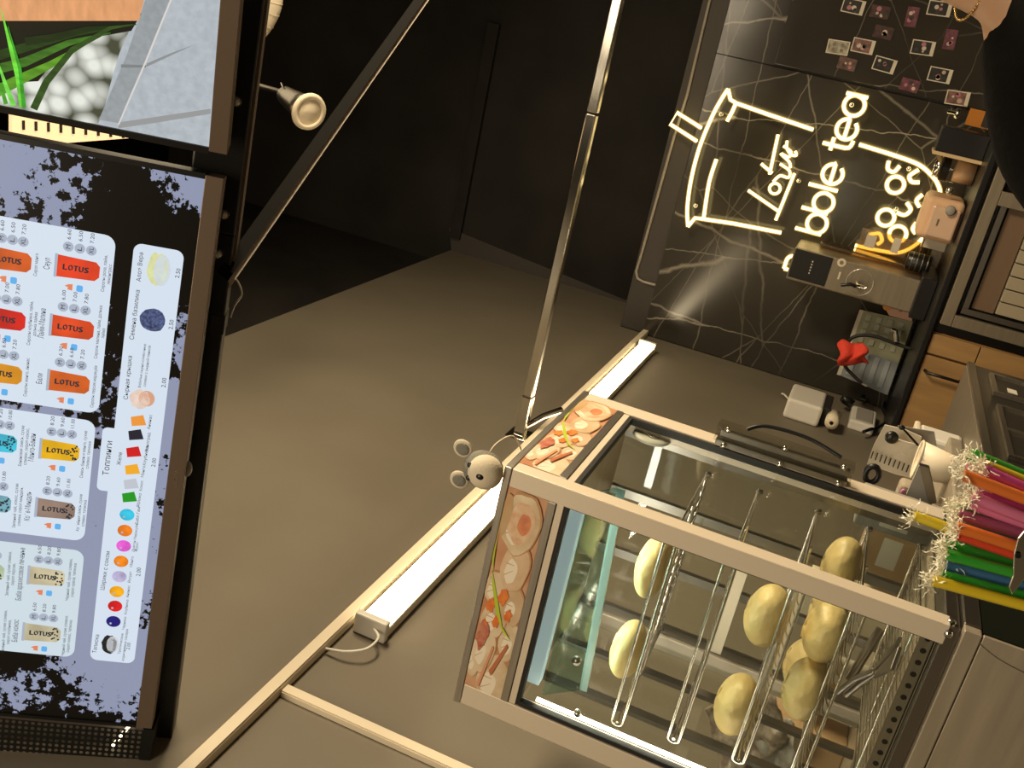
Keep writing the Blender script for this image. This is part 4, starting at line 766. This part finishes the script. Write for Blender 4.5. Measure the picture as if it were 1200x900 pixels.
# round white cap seen through the side glass
dc = pX(763, 514, A1 - .03)
dd_ = obj('round_cap', MB().lathe(dc, (1, 0, 0), [(0, 0), (.032, 0), (.034, .003), (.032, .006), (.02, .0065), (0, .0065)], 28), M['white'], hc)
for k in range(5): obj('wire_loop', MB().tube([dc + Vector((.009, .012 * math.cos(k * 1.3 + t), .012 * math.sin(k * 1.3 + t) - .003)) for t in (0, .5, 1, 1.5, 2)], .0012, 5), M['chrome'], dd_)
lc = bpy.data.lights.new('showcase_fill', 'AREA'); lc.shape = 'RECTANGLE'; lc.size = .34; lc.size_y = .05; lc.energy = 1.6; lc.color = (1, .93, .78)  # added light under the header to brighten the case interior
lo_ = bpy.data.objects.new('showcase_fill', lc); C.objects.link(lo_); lo_.location = ((A0 + A1) / 2, B0 + .10, 1.605); lo_.rotation_euler = (math.radians(12), 0, 0)
# screws on the base
for p_ in ((A1 - .012, B0 - .001, ZB0 - .001), ): obj('rivet', MB().lathe(p_, (0, -1, 0), [(.006, 0), (.005, .002), (0, .003)], 14), M['chrome'], hc)
obj('rivet', MB().lathe((A1 + .0, B0 + .014, ZB0 - .002), (1, 0, 0), [(.006, 0), (.005, .002), (0, .003)], 14), M['chrome'], hc)
# wire shelves
RZ = [1.470, 1.380, 1.280, 1.195, 1.112]
for iz, z in enumerate(RZ):
    s_ = thing('wire_shelf', (-.89, 1.5, z), ['topmost wire shelf in the showcase, carrying two buns', 'second wire shelf in the showcase, empty', 'third wire shelf in the showcase, carrying two buns', 'fourth wire shelf in the showcase, carrying five buns', 'lowest wire rack in the showcase, with the tongs on it'][iz], 'shelf', 'wire shelves of the showcase')
    xa, xb, ya, yb = A0 + .05 + .012 * iz, A1 - .05, B0 + .045, B1 - .055; rw = .0024
    lp_ = []
    for (cx_, sgn) in ((xb, 1), (xa, -1)):
        lp_ += [(cx_ + .006 * sgn * math.cos(a), ya, z + .009 * math.sin(a) * sgn) for a in (math.pi / 2 - math.pi * k / 6 for k in range(7))]
    obj('front_loop', MB().tube(lp_, rw, 7, True), M['chrome'], s_)
    obj('side_wire', MB().tube([(xa, ya, z), (xa, yb, z)], rw, 6), M['chrome'], s_); obj('side_wire', MB().tube([(xb, ya, z), (xb, yb, z)], rw, 6), M['chrome'], s_)
    obj('rear_wire', MB().tube([(xa, yb, z), (xb, yb, z)], rw, 6), M['chrome'], s_); obj('middle_wire', MB().tube([(xa, (ya + yb) / 2, z - .004), (xb, (ya + yb) / 2, z - .004)], rw * .8, 6), M['chrome'], s_)
    n = 17
    for k in range(n):
        x_ = xa + (xb - xa) * (k + .5) / n; obj('cross_wire', MB().tube([(x_, ya + .002, z - .0085), (x_, ya + .02, z - .003), (x_, yb, z - .003)], .0011, 5), M['chrome'], s_)
    for x_ in (xa + .004, xb - .004): obj('support_clip', MB().lathe((x_, yb + .003, z - .008), (0, 0, 1), [(.003, 0), (.005, .003), (.003, .012), (0, .013)], 8), M['darksteel'], s_)
    if iz in (1, 2, 3):
        obj('price_rail', MB().obox((xa - .0, yb - .02, z - .004), Vector((1, 0, 0)), Vector((0, 1, 0)), Vector((0, 0, 1)), (0, .17), (-.001, .001), (-.022, .001)), M['cream'], s_)
# perforated crumb tray at the bottom with holes along its lip
ty = thing('crumb_tray', (-.87, 1.5, ZB0 + .004), 'stainless crumb tray with a row of round holes in its lip, at the showcase bottom', 'tray')
obj('pan', B((A0 + .045, B0 + .02, ZB0 + .005), (A1 - .04, B1 - .05, ZB0 + .008)), M['steelh'], ty)
obj('lip', B((A0 + .045, B0 + .020, ZB0 + .006), (A1 - .04, B0 + .0225, ZB0 + .026)), M['steel'], ty)
for k in range(18): obj('hole', MB().disc((A0 + .06 + k * .0195, B0 + .0199, ZB0 + .0155), (0, -1, 0), .0042, 14, .0003), M['black'], ty)
# buns
BUNS = [((757, 662), 1.43, .052, .024, 0, 'pale bun on the top shelf, nearer the side glass and cut by the corner post'), ((735, 760), 1.42, .050, .024, 0, 'pale bun on the top shelf, the one farther left'),
        ((890, 716), 1.41, .049, .029, 2, 'pale bun on the third shelf, nearer the side glass'), ((862, 826), 1.40, .050, .029, 2, 'pale bun on the third shelf, the one farther left above the plastic bag'),
        ((968, 742), 1.40, .046, .029, 3, 'pale bun on the fourth shelf, just beside the corner post'), ((966, 712), 1.50, .046, .026, 3, 'pale bun on the fourth shelf mostly behind the corner post'),
        ((927, 773), 1.50, .047, .030, 3, 'pale bun at the back of the fourth shelf overlapped by the front one'), ((937, 806), 1.385, .049, .029, 3, 'large pale bun at the front left of the fourth shelf'),
        ((970, 657), 1.56, .048, .027, 3, 'pale bun on the fourth shelf seen through the side glass')]
for i, ((x, y), Y_, r_, h_, sh_, lb) in enumerate(BUNS):
    c = pY(x, y, Y_); c.z = RZ[sh_] + .0005 + h_ * .92; ph0 = i * 1.7
    def fn(p, ph0=ph0):
        k = 1 + .035 * math.sin(3 * math.atan2(p.y, p.x) + ph0) + .02 * math.sin(7 * math.atan2(p.y, p.x) + ph0 * 2)
        if p.z > .2: k *= 1 - .10 * max(0, p.z - .75) * 4 * abs(math.sin(2.5 * math.atan2(p.y, p.x) + ph0)) * .6
        return k
    mb = MB().ball(c, r_, r_ * .92, h_ * 1.12, 40, 24, fn)
    for q_ in mb.v:
        if q_.z < c.z - h_ * .90: q_.z = c.z - h_ * .90
    t = thing('steamed_bun', Vector((c.x, c.y, RZ[sh_])), lb, 'bun', 'buns in the heated showcase')
    obj('dough', mb, M['bun'], t)
    obj('pleat', MB().tube(smooth_path([c + Vector((-.018, -.004, h_ * 1.02)), c + Vector((-.006, .003, h_ * 1.07)), c + Vector((.006, -.003, h_ * 1.07)), c + Vector((.018, .004, h_ * 1.02))], 4), .0018, 6), M['bun'], t)
# tongs
tg = thing('serving_tongs', (-.80, 1.40, RZ[4] + .01), 'steel serving tongs lying across the lowest rack of the showcase', 'tongs')
ta, tb_, tc_ = pY(992, 815, 1.37), pY(1025, 790, 1.42), pY(1050, 766, 1.44)
ta.z = tb_.z = RZ[4] + .022; tc_.z = RZ[4] + .02; ta = pZ(992, 815, RZ[4] + .045); tb_ = pZ(1028, 788, RZ[4] + .02); tc_ = pZ(1052, 768, RZ[4] + .014)
for dz_ in (0, .012): obj('arm', MB().tube([ta + Vector((0, 0, dz_)), ta.lerp(tb_, .5) + Vector((0, .004, dz_)), tb_ + Vector((0, 0, dz_ * .4))], .005, 8), M['darksteel'], tg)
for s_ in (-1, 1):
    obj('claw', MB().hexa([tb_ + Vector((-.006, .01 * s_, 0)), tb_ + Vector((.008, .01 * s_, 0)), tc_ + Vector((.022, .014 * s_, 0)), tc_ + Vector((-.012, .022 * s_, 0)), tb_ + Vector((-.006, .01 * s_, .004)), tb_ + Vector((.008, .01 * s_, .004)), tc_ + Vector((.022, .014 * s_, .006)), tc_ + Vector((-.012, .022 * s_, .006))]), M['darksteel'], tg, bevel=.001)
bh = obj('black_handle_tool', MB().tube([pZ(995, 797, RZ[4] + .04), pZ(1032, 737, RZ[4] + .02)], .0075, 10), M['darksteel'], label='dark round handle lying beside the tongs on the lowest rack', cat='tool')
# clear sliding handle fixed to the far post of the side
ah = thing('acrylic_door_handle', (A1 + .02, 1.66, 1.24), 'clear acrylic bar handle with screws on the far post of the showcase side', 'handle')
for x_ in (.008, .028): obj('acrylic_bar', B((A1 + x_, 1.645, 1.245), (A1 + x_ + .007, 1.685, 1.478)), M['glass2'], ah, bevel=.001)
obj('dark_core', B((A1 + .016, 1.655, 1.25), (A1 + .027, 1.668, 1.47)), M['darksteel'], ah, bevel=.001)
obj('back_strip', B((A1, 1.650, 1.25), (A1 + .009, 1.68, 1.474)), M['darksteel'], ah)
for z_ in (1.262, 1.36, 1.458):
    for x_ in (.004, .034): obj('screw', MB().lathe((A1 + x_, 1.645, z_), (0, -1, 0), [(.005, 0), (.005, .003), (0, .004)], 10), M['chrome'], ah)
obj('strap', MB().tube(smooth_path([(A1 + .036, 1.67, 1.43), (A1 + .049, 1.68, 1.40), (A1 + .051, 1.68, 1.33), (A1 + .040, 1.67, 1.27)], 6), .0035, 8), M['black'], ah)
# plush toy on the showcase corner
py = thing('plush_head', (-.675, B0 + .02, ZT), 'small grey and cream plush animal head with two round ears on the showcase corner', 'toy')
c = Vector((-.672, B0 + .005, ZT + .034)); fv = Vector((.12, -1, -.25)).normalized(); up_ = Vector((-.12, 0, 1)).normalized(); sd = fv.cross(up_).normalized()
obj('head', MB().ball(c, .029, .027, .031, 24, 16), M['plush2'], py)
obj('face_patch', MB().ball(c + fv * .012 - up_ * .005 - sd * .001, .0265, .024, .027, 24, 16), M['plush'], py)
obj('nose', MB().ball(c + fv * .034 + up_ * .000, .0055, .004, .007, 12, 8), M['black'], py)
for s_ in (-1, 1):
    obj('eye', MB().ball(c + fv * .024 + up_ * .019 + sd * .010 * s_, .0045, .003, .0045, 12, 8), M['black'], py)
    e = obj('ear', MB().ball(c + up_ * .036 + sd * .025 * s_, .0145, .005, .0155, 16, 10), M['plush'], py)
    obj('inner_ear', MB().ball(c + up_ * .036 + sd * .025 * s_ + fv * .004, .010, .003, .011, 14, 8), M['plush2'], e)
obj('hanging_loop', MB().tube(smooth_path([c + Vector((.01, 0, .0)), c + Vector((.035, .02, -.004)), c + Vector((.045, .05, -.02)), Vector((A1 - .01, B0 + .08, ZT))], 5), .0012, 5), M['cream'], py)
# steel base housing below
bs = thing('steam_base', ((A0 + A1) / 2, 1.5, 0), 'stainless housing under the heated showcase with a seamed front sheet', 'base')
obj('rim_front', B((A0 - .01, B0 - .006, 1.052), (A1 + .004, B0 + .012, 1.074)), M['steelh'], bs, bevel=.0015)
obj('rim_side', B((A1 - .010, B0 + .012, 1.052), (A1 + .006, B1 + .01, 1.074)), M['darksteel'], bs, bevel=.0015)
obj('top_pan', B((A0 - .01, B0 + .01, 1.056), (A1 - .008, B1 + .01, 1.078)), M['darksteel'], bs)
obj('front_sheet', B((A0 - .01, B0 - .004, .55), (A1 + .004, B0 + .002, 1.050)), M['steelh'], bs, bevel=.001)
obj('side_sheet', B((A1 + .000, B0 + .006, .55), (A1 + .004, B1 + .01, 1.050)), mat('glossy_black_side', (.012, .014, .010), .12), bs)
obj('plinth', B((A0 + .01, B0 + .02, 0), (A1 - .01, B1 - .01, .56)), M['blackmatte'], bs)
sc_ = smooth_path([pY(x, y, B0 - .0045) for x, y in ((1140, 746), (1152, 758), (1170, 772), (1200, 788), (1240, 803))], 6); obj('sheet_seam', MB().tube(sc_, .0007, 5), M['chrome'], bs)
# clutter on the steel counter behind the showcase
def cone(name, c, ax, prof, m, lb, cat, extra=None):
    t = thing(name, c, lb, cat); obj('body', MB().lathe(c, ax, prof, 26), m, t)
    if extra: extra(t)
    return t
sc1 = pY(1075, 538, 1.92); sc2 = pY(1118, 552, 1.92)
ccp = thing('cream_measuring_cup', sc2, 'cream tapered plastic cup tilted on the steel counter behind the showcase', 'cup')
axv = (sc1 - sc2).normalized(); LL = (sc1 - sc2).length
obj('body', MB().lathe(sc2, axv, [(0, 0), (.026, 0), (.027, .004), (.036, LL), (.0335, LL), (.0255, .006), (0, .006)], 28), M['cream'], ccp)
obj('rim', MB().lathe(sc1, axv, [(.036, -.003), (.038, 0), (.036, .002), (.033, 0)], 28), M['cream'], ccp)
sp_ = thing('black_spoon', pY(1060, 503, 1.9), 'black long handled spoon leaning over the cream cup', 'spoon')
obj('handle', MB().tube([pY(1058, 502, 1.9), pY(1076, 522, 1.9)], .0022, 8), M['black'], sp_); obj('bowl', MB().ball(pY(1057, 501, 1.9), .005, .003, .006), M['black'], sp_)
for i, (qs, Y_) in enumerate(((((1037, 498), (1060, 503), (1080, 512), (1074, 562), (1050, 556), (1016, 544), (1024, 522)), 2.02), (((1040, 512), (1078, 522), (1074, 545), (1046, 536)), 1.99), (((1052, 499), (1095, 506), (1098, 525), (1060, 520)), 2.05))):
    mb = MB().prism([pY(x, y, Y_ + .004 * (k % 2)) for k, (x, y) in enumerate(qs)], (0, .003, 0))
    tag(obj('paper_sheet', mb, M['paper'] if i != 2 else M['concrete']), ['crumpled grey white paper sheet with faint printing behind the cream cup', 'smaller pale sheet lying over the crumpled one', 'grey folded card behind the cream cup'][i], 'paper')
pr = MB()
for k in range(9): p_ = pY(1022 + k * 5.2, 533 + k * 2.0, 2.012); pr.box(p_ + Vector((-.008, -.001, -.0012)), p_ + Vector((.008, 0, .0012)))
obj('printed_marks', pr, M['dark'], bpy.data.objects['paper_sheet'], kind='stuff')
bl = pY(1045, 512, 1.985); tag(obj('round_button', MB().lathe(bl, (0, -1, 0), [(0, 0), (.012, 0), (.013, .004), (.010, .010), (0, .011)], 18), M['black']), 'small round black button lying on the pale sheets', 'button')
gp = thing('grey_plate_holder', pY(1095, 590, 1.76), 'grey upright metal flap with a dark edge on the counter behind the showcase side', 'holder')
q = [pY(x, y, 1.76) for x, y in ((1077, 546), (1092, 592), (1062, 580))]
obj('plate', MB().prism(q, (0, .01, 0)), M['concrete'], gp); q = [pY(x, y, 1.75) for x, y in ((1077, 545), (1089, 548), (1098, 590), (1088, 591))]; obj('edge', MB().prism(q, (0, .012, 0)), M['darksteel'], gp, bevel=.001)
kn = thing('black_knob_tool', pY(1020, 575, 1.85), 'black plug like tool lying behind the far post of the showcase', 'tool')
obj('head', MB().ball(pY(1015, 577, 1.85), .013, .012, .014), M['black'], kn); obj('stem', MB().tube([pY(1015, 577, 1.85), pY(1040, 585, 1.85)], .009, 10), M['black'], kn); obj('ring', MB().tube([pY(1022, 556, 1.9) + Vector((.017 * math.cos(t * .6), 0, .012 * math.sin(t * .6))) for t in range(11)], .006, 8, True), M['black'], kn)
gl = thing('food_container', pY(1060, 590, 1.9), 'beige shallow container behind the showcase with a pink dab on it', 'container')
p_ = pY(1062, 584, 1.9); obj('tub', MB().box(p_ + Vector((-.05, -.02, -.035)), p_ + Vector((.03, .03, .02))), mat('beige_plastic', (.42, .36, .28), .4), gl, bevel=.008); obj('pink_dab', MB().ball(pY(1058, 577, 1.878), .007, .003, .005), mat('pink_gel', (.75, .3, .55), .3), gl)
# things seen through the glass, on the counter
for i, (x_, y_, w_, d_, h_, m_, lb) in enumerate(((-1.28, 1.87, .07, .10, .22, 'tan', 'tall brown carton on the counter seen through the showcase glass'), (-1.17, 1.90, .10, .08, .12, 'paper', 'low white carton seen through the showcase glass'),
        (-.98, 1.90, .09, .09, .17, 'cream', 'cream carton behind the middle of the showcase'), (-.84, 1.92, .10, .1, .10, 'tan', 'small brown carton behind the showcase near its far post'), (-.73, 1.80, .06, .06, .14, 'concrete', 'narrow grey carton behind the far post of the showcase'))):
    t = thing('carton', (x_, y_, 1.07), lb, 'box', 'cartons on the counter behind the showcase')
    obj('body', MB().box((x_ - w_ / 2, y_ - d_ / 2, 1.0702), (x_ + w_ / 2, y_ + d_ / 2, 1.07 + h_)), M[m_], t, bevel=.003)
    obj('label', MB().box((x_ - w_ * .3, y_ - d_ / 2 - .001, 1.07 + h_ * .35), (x_ + w_ * .3, y_ - d_ / 2, 1.07 + h_ * .7)), M['paper'] if m_ != 'paper' else M['tan'], t)
# crumpled plastic bag with brown print hanging beside the showcase interior
def bag(name, quad, Y_, m, lb):
    P4 = [pY(x, y, Y_) for x, y in quad]; vs = []; n = 14
    for i in range(n + 1):
        for j in range(n + 1):
            u_, v_ = i / n, j / n; p_ = P4[0].lerp(P4[1], u_).lerp(P4[3].lerp(P4[2], u_), v_); vs.append(p_ + Vector((0, .012 * math.sin(u_ * 9 + v_ * 4) + .009 * math.sin(v_ * 13 - u_ * 6) + random.uniform(-.003, .003), 0)))
    mb = MB().add(vs, [(i * (n + 1) + j, (i + 1) * (n + 1) + j, (i + 1) * (n + 1) + j + 1, i * (n + 1) + j + 1) for i in range(n) for j in range(n)], True)
    o = obj(name, mb, m, label=lb, cat='bag'); md = o.modifiers.new('s', 'SOLIDIFY'); md.thickness = .002
bag('printed_bag', ((825, 832), (905, 790), (925, 870), (850, 915)), 1.74, mat('printed_film', (.55, .48, .38), .25, col2=(.22, .15, .12), nscale=55), 'crumpled clear bag with brown print behind the left end of the third shelf')
bag('ribbed_bag', ((880, 840), (930, 850), (935, 900), (885, 905)), 1.755, mat('grey_film', (.42, .40, .36), .3, noise=.2, nscale=30), 'grey ribbed plastic bag low behind the showcase')

# ================================================================ DRINKING STRAWS
SC = {'green': (.04, .42, .04), 'yellow': (.85, .65, .03), 'magenta': (.75, .08, .42), 'pink': (.80, .22, .45), 'orange': (.90, .22, .04), 'red': (.80, .07, .03), 'blue': (.06, .20, .45), 'purple': (.42, .10, .22)}
SM = {k: mat('straw_plastic_' + k, v, .28, coat=.4) for k, v in SC.items()}; wrapm = glassmat('crinkled_film', (.97, .97, .94), 1.6, .15)
filmm = mat('crinkled_film_highlight', (.90, .86, .70), .2)  # bright highlights of the film put into its pale colour
ST = [('green', 1136, 531, 1212, 563, 1.27, 'green wrapped straw, the uppermost of the bundle in the picture'), ('pink', 1130, 545, 1212, 572, 1.30, 'pink wrapped straw tucked behind the topmost yellow one'), ('yellow', 1148, 543, 1212, 569, 1.24, 'thin yellow wrapped straw just below the uppermost green one'), ('magenta', 1151, 550, 1212, 578, 1.22, 'magenta wrapped straw right below the upper yellow one'),
      ('magenta', 1150, 560, 1212, 587, 1.25, 'second magenta wrapped straw, next to the orange tilted one'), ('orange', 1127, 556, 1210, 588, 1.19, 'orange wrapped straw tilted across the magenta ones'), ('magenta', 1146, 571, 1212, 597, 1.20, 'third magenta wrapped straw, below the orange one'), ('pink', 1137, 581, 1212, 611, 1.17, 'bright pink wrapped straw in the middle of the upper half'), ('pink', 1136, 590, 1212, 618, 1.22, 'pink wrapped straw directly under the bright pink one'),
      ('green', 1121, 591, 1212, 622, 1.20, 'green wrapped straw below the pink pair'), ('purple', 1121, 602, 1212, 630, 1.19, 'purple wrapped straw between the green one and the slim blue one'), ('blue', 1122, 608, 1212, 636, 1.21, 'slim blue wrapped straw above the orange red pair'), ('orange', 1119, 617, 1205, 645, 1.16, 'orange red wrapped straw, upper one of the pair in the lower half'), ('red', 1121, 626, 1202, 654, 1.17, 'red wrapped straw, lower one of the orange red pair'),
      ('green', 1108, 638, 1205, 664, 1.18, 'green wrapped straw right below the red one'), ('green', 1107, 649, 1206, 676, 1.16, 'green wrapped straw right above the lower blue one'), ('blue', 1107, 662, 1206, 688, 1.15, 'blue wrapped straw in the lower half, next to last green'), ('green', 1101, 674, 1208, 701, 1.145, 'lowest green wrapped straw, above the bottom yellow one'), ('yellow', 1092, 680, 1210, 712, 1.14, 'bottom yellow wrapped straw, the lowest of the bundle'), ('yellow', 1070, 604, 1200, 650, 1.25, 'yellow wrapped straw sticking out farthest of the bundle')]
STD = Vector((-.50, 1.2, .80))
for i, (col, x0, y0, x1, y1, Y_, lb) in enumerate(ST):
    Y_ = (1.19, 1.23, 1.175, 1.155, 1.20, 1.13, 1.18, 1.145, 1.17, 1.19, 1.165, 1.19, 1.14, 1.16, 1.175, 1.15, 1.17, 1.155, 1.135, 1.235)[i]; a = pY(x0, y0, Y_); b_ = pY(x1, y1, Y_ + .008); e = (b_ - a).normalized(); L_ = .21; b_ = a + e * L_
    if b_.z < .93: pass
    r_ = .0067 if col not in ('blue',) or i > 12 else .0045
    t = thing('drinking_straw', b_, lb, 'straw', 'wrapped straws in the holder')
    obj('tube', MB().tube([a + e * .002, a + e * .004, b_], r_, 10), SM[col], t)
    obj('film_wrapper', MB().tube([a - e * .002, a + e * .01, b_ - e * .004], r_ + .0009, 8), wrapm, t)
    tip = MB(); g1 = e.orthogonal().normalized(); g2 = e.cross(g1)
    for k in range(34):                        # crinkled film curling off the end of the wrapper
        an = random.uniform(0, 6.28); p_ = a + (g1 * math.cos(an) + g2 * math.sin(an)) * random.uniform(.2, 1) * r_ + e * random.uniform(-.002, .006)
        d_ = (-e * random.uniform(.2, 1) + g1 * random.uniform(-1, 1) + g2 * random.uniform(-1, 1)).normalized(); w_ = random.uniform(.0004, .0012); vs = []; n_ = random.randint(3, 6)
        for q in range(n_ + 1):
            sd_ = d_.cross(Vector((random.uniform(-1, 1), random.uniform(-1, 1), random.uniform(-1, 1)))).normalized() * w_; vs += [p_ - sd_, p_ + sd_]
            d_ = (d_ + Vector((random.uniform(-.9, .9), random.uniform(-.9, .9), random.uniform(-.9, .9)))).normalized(); p_ = p_ + d_ * random.uniform(.003, .0055)
        tip.add(vs, [(2 * q, 2 * q + 1, 2 * q + 3, 2 * q + 2) for q in range(n_)])
    obj('crinkled_end', tip, filmm, t, kind='stuff')
hd = thing('straw_holder', (-.48, 1.2, .0), 'dark open box holding the bundle of wrapped straws beside the showcase', 'holder')
hx0, hx1, hy0, hy1 = -.60, -.36, 1.11, 1.34
for nm, a, b_ in (('wall', (hx0, hy0, .80), (hx1, hy0 + .004, .99)), ('wall', (hx0, hy1 - .004, .80), (hx1, hy1, .99)), ('wall', (hx0, hy0, .80), (hx0 + .004, hy1, .99)), ('wall', (hx1 - .004, hy0, .80), (hx1, hy1, .99)), ('bottom', (hx0, hy0, .80), (hx1, hy1, .806))): obj(nm, B(a, b_), M['blackmatte'], hd)
obj('foot', B((hx0 + .05, hy0 + .05, 0), (hx1 - .05, hy1 - .05, .80)), M['blackmatte'], hd)
cl = thing('steel_clip', pY(1195, 655, 1.10), 'shiny steel clip holding the straw bundle at the picture edge', 'clip')
q = [pY(x, y, 1.105) for x, y in ((1206, 615), (1193, 630), (1188, 650), (1187, 675), (1182, 688), (1186, 697), (1194, 688), (1206, 672))]
obj('plate', MB().prism(q, (0, .004, 0)), M['chrome'], cl, bevel=.001); obj('slot', MB().disc(pY(1193, 651, 1.103), (0, -1, 0), .003, 12, .001), M['black'], cl)

# ================================================================ PERSON BEHIND THE COUNTER
PX, PY_ = .158, 1.92
def skinned(name, joints, edges, m, parent, sub=2, solid=0):
    off = worldloc(parent); me = bpy.data.meshes.new(name); me.from_pydata([Vector(j[0]) - off for j in joints], edges, []); o = bpy.data.objects.new(name, me); C.objects.link(o); o.parent = parent; me.materials.append(m)
    sk_ = o.modifiers.new('skin', 'SKIN'); sk_.use_smooth_shade = True
    for i, j in enumerate(joints): me.skin_vertices[0].data[i].radius = (j[1], j[2] if len(j) > 2 else j[1])
    me.skin_vertices[0].data[0].use_root = True
    sb_ = o.modifiers.new('sub', 'SUBSURF'); sb_.levels = sub; sb_.render_levels = sub; return o
pe = thing('person', (PX, PY_, 0), 'person in a black shirt with a thin gold neck chain, standing at the right edge', 'person')
X, Y = PX, PY_
J = [((X, Y, .92), .14, .10), ((X, Y, 1.05), .125, .09), ((X, Y - .005, 1.17), .14, .095), ((X, Y, 1.225), .075, .06), ((X, Y, 1.30), .055, .056), ((X + .010, Y - .01, 1.375), .054, .054), ((X + .045, Y - .03, 1.44), .066, .085), ((X + .055, Y - .03, 1.52), .074, .092), ((X + .055, Y - .02, 1.59), .06, .075)]
Ed = [(i, i + 1) for i in range(8)]
def arm(sx, el, wr, n0):
    J.extend([((X + sx * .12, Y, 1.20), .052), ((X + sx * .22, Y, 1.155), .046), (el, .040), (wr, .026)]); Ed.extend([(3, n0), (n0, n0 + 1), (n0 + 1, n0 + 2), (n0 + 2, n0 + 3)])
EL, WL = Vector((X - .34, Y - .02, .96)), Vector((X - .20, Y - .24, .86)); ER, WR = Vector((X + .34, Y - .04, .96)), Vector((X + .14, Y - .25, .90))
arm(-1, EL, WL, 9); arm(1, ER, WR, 13)
for sx in (-1, 1):
    n0 = len(J); J.extend([((X + sx * .09, Y, .82), .095), ((X + sx * .10, Y - .01, .46), .058), ((X + sx * .10, Y + .02, .09), .038), ((X + sx * .11, Y - .12, .035), .033)]); Ed.extend([(0, n0), (n0, n0 + 1), (n0 + 1, n0 + 2), (n0 + 2, n0 + 3)])
skinned('body', J, Ed, M['skin'], pe)
# hands with five fingers each
for wr, sx in ((WL, -1), (WR, 1)):
    el = EL if sx < 0 else ER; e = (wr - el).normalized(); sd = Vector((0, 0, 1)).cross(e).normalized() * -sx
    hj = [(wr, .026, .02), (wr + e * .045, .036, .014), (wr + e * .085, .036, .013)]; he = [(0, 1), (1, 2)]
    for k, (o_, l_) in enumerate(((-.028, .062), (-.010, .072), (.010, .068), (.027, .055))):
        n0 = len(hj); b0 = wr + e * .09 + sd * o_; hj += [(b0, .009), (b0 + e * l_ * .45 + Vector((0, 0, -.006)), .0085), (b0 + e * l_ * .85 + Vector((0, 0, -.022)), .0075)]; he += [(2, n0), (n0, n0 + 1), (n0 + 1, n0 + 2)]
    n0 = len(hj); hj += [(wr + e * .03 - sd * .035, .011), (wr + e * .065 - sd * .055 + Vector((0, 0, -.01)), .009)]; he += [(1, n0), (n0, n0 + 1)]
    skinned('hand', hj, he, M['skin'], pe, 1)
skinned('shirt', [((X, Y, .86), .155, .118), ((X, Y, 1.05), .142, .108), ((X, Y - .005, 1.17), .156, .112), ((X, Y + .004, 1.215), .125, .088), ((X, Y + .006, 1.272), .080, .078), ((X - .12, Y, 1.205), .070), ((X - .23, Y, 1.15), .066), ((X - .325, Y - .01, 1.04), .062), ((X + .12, Y, 1.20), .070), ((X + .23, Y, 1.15), .066), ((X + .325, Y - .02, 1.03), .062)],
        [(0, 1), (1, 2), (2, 3), (3, 4), (3, 5), (5, 6), (6, 7), (3, 8), (8, 9), (9, 10)], M['cloth'], pe)
skinned('trousers', [((X, Y, .93), .15, .115), ((X - .09, Y, .80), .105), ((X - .10, Y - .01, .46), .075), ((X - .10, Y + .02, .10), .062), ((X + .09, Y, .80), .105), ((X + .10, Y - .01, .46), .075), ((X + .10, Y + .02, .10), .062)], [(0, 1), (1, 2), (2, 3), (0, 4), (4, 5), (5, 6)], mat('black_trousers', (.02, .02, .022), .85), pe)
HC = Vector((X + .055, Y - .03, 1.51))
def hair(p): return 1.0
hb_ = MB().ball(HC + Vector((0, .022, .028)), .090, .098, .10, 28, 18); hb_.f = [f for f in hb_.f if not (min((hb_.v[i] - HC).y for i in f) < -.055 and max((hb_.v[i] - HC).z for i in f) < .075)]; hb_.sm = [True] * len(hb_.f)
obj('hair', hb_, mat('dark_hair', (.025, .017, .012), .6, bump=.6, bscale=200), pe)
for s_ in (-1, 1):
    obj('eye', MB().ball(HC + Vector((.031 * s_, -.083, .005)), .012, .008, .009), M['paper'], pe); obj('pupil', MB().ball(HC + Vector((.031 * s_, -.090, .005)), .0055, .003, .0055), M['black'], pe)
    obj('ear', MB().ball(HC + Vector((.078 * s_, .0, -.005)), .010, .016, .027), M['skin'], pe); obj('eyebrow', MB().tube([HC + Vector((.016 * s_, -.09, .022)), HC + Vector((.034 * s_, -.09, .026)), HC + Vector((.048 * s_, -.082, .021))], .003, 6), M['black'], pe)
obj('nose', MB().ball(HC + Vector((0, -.097, -.018)), .012, .016, .022), M['skin'], pe); obj('mouth', MB().ball(HC + Vector((0, -.090, -.052)), .022, .006, .006), mat('lips', (.5, .2, .17), .5), pe)
ch = MB(); nn_ = 70
for k in range(nn_):
    t = 2 * math.pi * k / nn_; c_ = Vector((X + .068 * math.cos(t), Y + .006 + .066 * math.sin(t), 1.312 + .020 * math.sin(t)))
    tt = 2 * math.pi * (k + 1) / nn_; d_ = Vector((-math.sin(t), math.cos(t), .3 * math.cos(t))).normalized()
    ch.ball(c_, .0028, .0028, .0022, 6, 4)
obj('neck_chain', ch, M['gold'], pe, kind='stuff')
